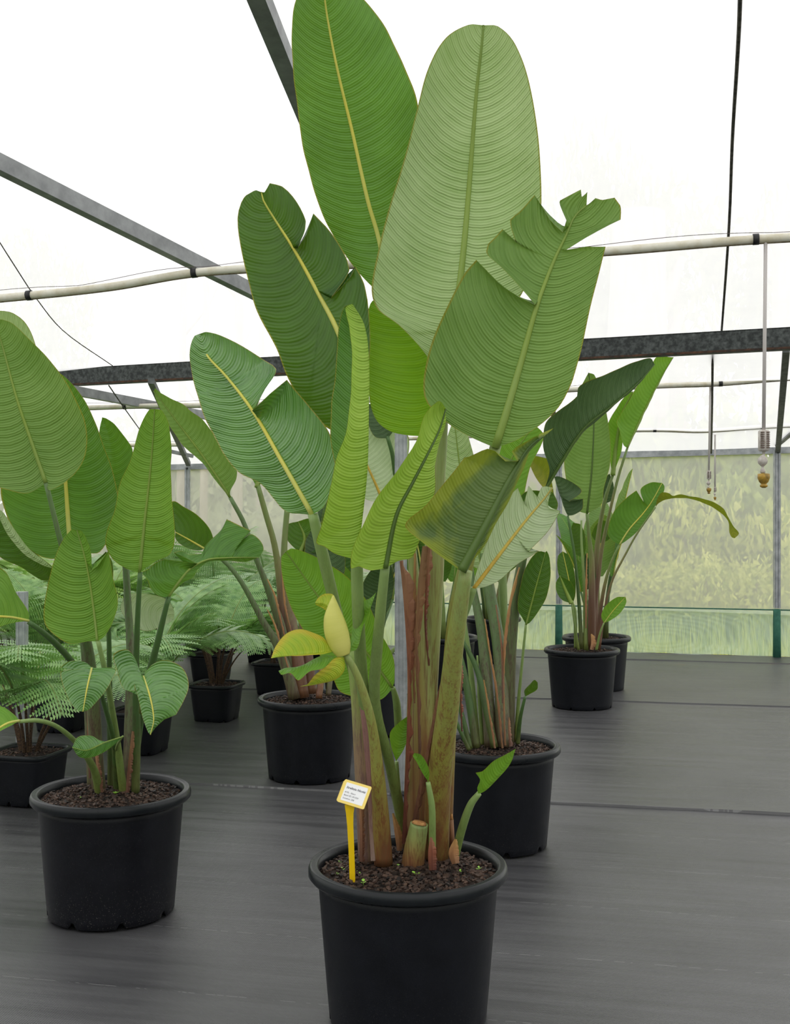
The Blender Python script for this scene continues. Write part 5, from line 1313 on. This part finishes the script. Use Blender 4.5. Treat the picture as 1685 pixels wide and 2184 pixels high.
M_WHITEP = plain_mat('aged_white_plastic', (206, 200, 194), 0.55, c2=(176, 166, 158), scale=60)
M_YELP = plain_mat('ochre_nozzle_plastic', (190, 150, 52), 0.5, c2=(120, 98, 44), scale=40)
M_TUBE = plain_mat('pale_drop_tube', (196, 190, 188), 0.5)
M_SLOT = plain_mat('dark_slot', (84, 60, 50), 0.8)
def sprinkler(px0, y0, px1, y1, Y, k, label):
    """drop tube, slotted anti-drip weight, swivel ball and ochre spinner nozzle; y1 = top of the weight"""
    p = W(px1, y1, Y); top = W(px0, y0, Y); root = empty('hanging_sprinkler', p)
    s = k                                                   # weight height in m
    m = MB(); m.tube([top, top.lerp(p, .5), p + Vector((0, 0, -.002))], 0.0095 * s / 0.11 if s > .09 else 0.008, 8); m.build('drop_tube', M_TUBE, root)
    c = lambda prof: [(r_ * s, z_ * s) for r_, z_ in prof]
    m = MB(); m.lathe(c([(.06, 0), (.2, -.01), (.25, -.06), (.25, -.9), (.2, -.97), (.07, -1.0), (.06, -1.18)]), 20, p); bd = m.build('weight', M_WHITEP, root)
    m = MB()
    for i in range(9):
        z = -0.12 - i * 0.088
        for sd in (-1, 1):
            m.box((p.x + sd * 0.125 * s, p.y - 0.215 * s, p.z + z * s), (.17 * s, .08 * s, .035 * s))
    m.build('slots', M_SLOT, bd, smooth=False)
    m = MB(); m.lathe(c([(.05, -1.15), (.10, -1.2), (.2, -1.3), (.23, -1.42), (.2, -1.54), (.1, -1.64), (.05, -1.68), (.06, -1.75), (.11, -1.82), (.12, -1.95), (.05, -2.0)]), 20, p + Vector((-.05 * s, 0, 0))); m.build('swivel', M_WHITEP, root)
    m = MB(); m.lathe(c([(.03, -1.98), (.27, -2.02), (.28, -2.2), (.2, -2.4), (.13, -2.46), (.12, -2.5), (.18, -2.54), (.17, -2.6), (.08, -2.66), (0.01, -2.66)]), 20, p); m.build('nozzle', M_YELP, root)
    return tag(root, label, 'sprinkler', 'hanging sprinklers')
sprinkler(1633, 508, 1629, 917, 5.495, 0.105, 'largest hanging sprinkler with slotted white weight and ochre nozzle')
sprinkler(1515, 815, 1512, 1004, 8.9, 0.068, 'mid-sized hanging sprinkler, its tube in line with the dark roof seam')
sprinkler(1525, 911, 1525, 1039, 10.4, 0.045, 'smallest hanging sprinkler, hanging closest to the mesh wall')

# ------------------------------------------------------------------ yellow plant label
M_YEL = plain_mat('yellow_label_plastic', (250, 208, 20), 0.4, spec=0.4)
M_YELL = plain_mat('pale_yellow_label_frame', (250, 222, 120), 0.4, spec=0.4)
M_PAPER = plain_mat('white_label_paper', (250, 250, 252), 0.6)
M_INK = plain_mat('dark_print', (44, 32, 52), 0.6)
LY = 2.86
tl = empty('plant_label', W(752, 1886, 2.89)); tag(tl, 'yellow stake label with printed white card in the front pot', 'plant label')
m = MB()
prof = [(752, 1893, 6), (751, 1850, 6), (749, 1800, 6.2), (747, 1760, 6.6), (746, 1735, 8), (746, 1716, 11)]
vs = []
for px, py, hw in prof:
    Y = 2.89 + (LY - 2.89) * (1893 - py) / 180
    for dx, dy in ((-1, -.0015), (0, -.003), (1, -.0015), (1, .0015), (-1, .0015)):
        vs.append(W(px + dx * hw, py, Y) + Vector((0, dy, 0)))
fs = [(i * 5 + k, i * 5 + (k + 1) % 5, i * 5 + 5 + (k + 1) % 5, i * 5 + 5 + k) for i in range(len(prof) - 1) for k in range(5)] + [(0, 1, 2, 3, 4)]
m.add(vs, fs); m.build('stake', M_YEL, tl, smooth=False)
kk = ppm(LY)
cen = W(756, 1694, LY)
wv = Vector((58, -20, -12.5)) / kk; hv = Vector((17, 23, 42.5)) / kk      # card width and height axes (x right, z up)
wl, hl = wv.length, hv.length
ex = wv.normalized(); ey = (hv - ex * hv.dot(ex)).normalized(); ez = ex.cross(ey)
Rm = Matrix((ex, ey, ez)).transposed()
def rounded(w, h, r_, z0, z1, n=5):
    out = []
    for cx_, cy_, a0 in ((w / 2 - r_, h / 2 - r_, 0), (-w / 2 + r_, h / 2 - r_, 90), (-w / 2 + r_, -h / 2 + r_, 180), (w / 2 - r_, -h / 2 + r_, 270)):
        for i in range(n + 1):
            a = math.radians(a0 + 90 * i / n); out.append((cx_ + r_ * math.cos(a), cy_ + r_ * math.sin(a)))
    k = len(out); v = [Rm @ Vector((x, y, z1)) + cen for x, y in out] + [Rm @ Vector((x, y, z0)) + cen for x, y in out]
    f = [tuple(range(k)), tuple(range(2 * k - 1, k - 1, -1))] + [(i, k + i, k + (i + 1) % k, (i + 1) % k) for i in range(k)]
    return v, f
m = MB(); m.add(*rounded(wl, hl, .004, -.0012, .0012)); card = m.build('card_holder', M_YELL, tl, smooth=False)
m = MB(); v, f = rounded(wl, hl * .9, .003, -.007, -.005); m.add([x - ex * 0.004 for x in v], f); m.build('back_flap', M_YELL, tl, smooth=False)
m = MB(); m.add(*rounded(wl * .80, hl * .78, .002, .0012, .0018)); m.build('paper', M_PAPER, card, smooth=False)
def text(body, x, y, size, bold=0.0):
    cu = bpy.data.curves.new('lettering', 'FONT'); cu.body = body; cu.size = size; cu.align_x = 'LEFT'; cu.offset = bold; cu.shear = 0.15; cu.resolution_u = 2
    to = bpy.data.objects.new('lettering_src', cu); COL.objects.link(to)
    dg = bpy.context.evaluated_depsgraph_get(); me = bpy.data.meshes.new_from_object(to.evaluated_get(dg))
    bpy.data.objects.remove(to)
    off = card.matrix_world.translation if False else cen
    base = Vector((0, 0, 0)); p = card
    while p is not None: base += p.location; p = p.parent
    M4 = Matrix.Translation(cen - base) @ Rm.to_4x4() @ Matrix.Translation((x, y, 0.0021))
    me.transform(M4); me.name = 'lettering'; me.materials.clear(); me.materials.append(M_INK)
    o = bpy.data.objects.new('lettering', me); COL.objects.link(o); o.parent = card
    return o
text('Strelitzia Nicolai', -wl * .345, hl * .15, .0078, .00012)
text('#15L - Exact', -wl * .345, -hl * .04, .0056)
text('Batch ID: 251020', -wl * .345, -hl * .17, .0056)
text('Location: 20E', -wl * .345, -hl * .30, .0056)

# ------------------------------------------------------------------ weed seedlings in the soil
M_WEED = plain_mat('seedling_green', (140, 190, 70), 0.5)
def seedling(px, py, s, n, label, group=None, Yp=None):
    Y = F * (H - SOIL_Z - 0.008) / (py - HY) if Yp is None else Yp
    p = W(px, py, Y); root = empty('weed_seedling', p); r = random.Random(int(px * 7 + py))
    for i in range(n):
        a = i * 6.28 / n + r.uniform(-.3, .3); L = s * r.uniform(.7, 1.1); d = Vector((math.cos(a), math.sin(a) * .6, r.uniform(.1, .5))).normalized(); hgt = Vector((0, 0, s * r.uniform(.2, .9)))
        x = d.cross(Vector((0, 0, 1))).normalized()
        m = MB(); b = p + hgt; vs = [b]
        for k, (f, w) in enumerate(((.25, .3), (.6, .42), (.9, .25))):
            vs += [b + d * L * f - x * L * w, b + d * L * f + Vector((0, 0, -.05 * L)), b + d * L * f + x * L * w]
        vs.append(b + d * L)
        m.add(vs, [(0, 1, 2), (0, 2, 3), (1, 4, 5, 2), (2, 5, 6, 3), (4, 7, 8, 5), (5, 8, 9, 6), (7, 10, 8), (8, 10, 9)]); m.build('leaflet', M_WEED, root)
        if i == 0:
            m = MB(); m.tube([p + Vector((0, 0, -.006)), p + hgt * .5, b], .0012, 5); m.build('stem', M_WEED, root)
    return tag(root, label, 'seedling', group)
seedling(885, 1870, .014, 3, 'largest two-leaved weed seedling in front of the cut stump')
seedling(847, 1852, .009, 4, 'small frilly weed seedling between the cut stump and the label', None)
seedling(775, 1886, .010, 4, 'small weed seedling beside the foot of the yellow label')
seedling(981, 1863, .008, 4, 'tiny weed seedling in front of the bent shoot')
seedling(1022, 1856, .009, 4, 'tiny weed seedling nearest the rim on the outer side of the front pot')
for px, py in ((724, 1842), (731, 1856), (720, 1866), (758, 1861), (768, 1866)):
    seedling(px, py, .006, 3, 'pinhead weed seedling in the soil around the yellow label', 'pinhead seedlings round the label')
seedling(247, 1698, .013, 4, 'frilly weed seedling at the foot of stems in the dusty pot')
seedling(174, 1706, .009, 3, 'small weed seedling out in the open soil of the dusty pot')
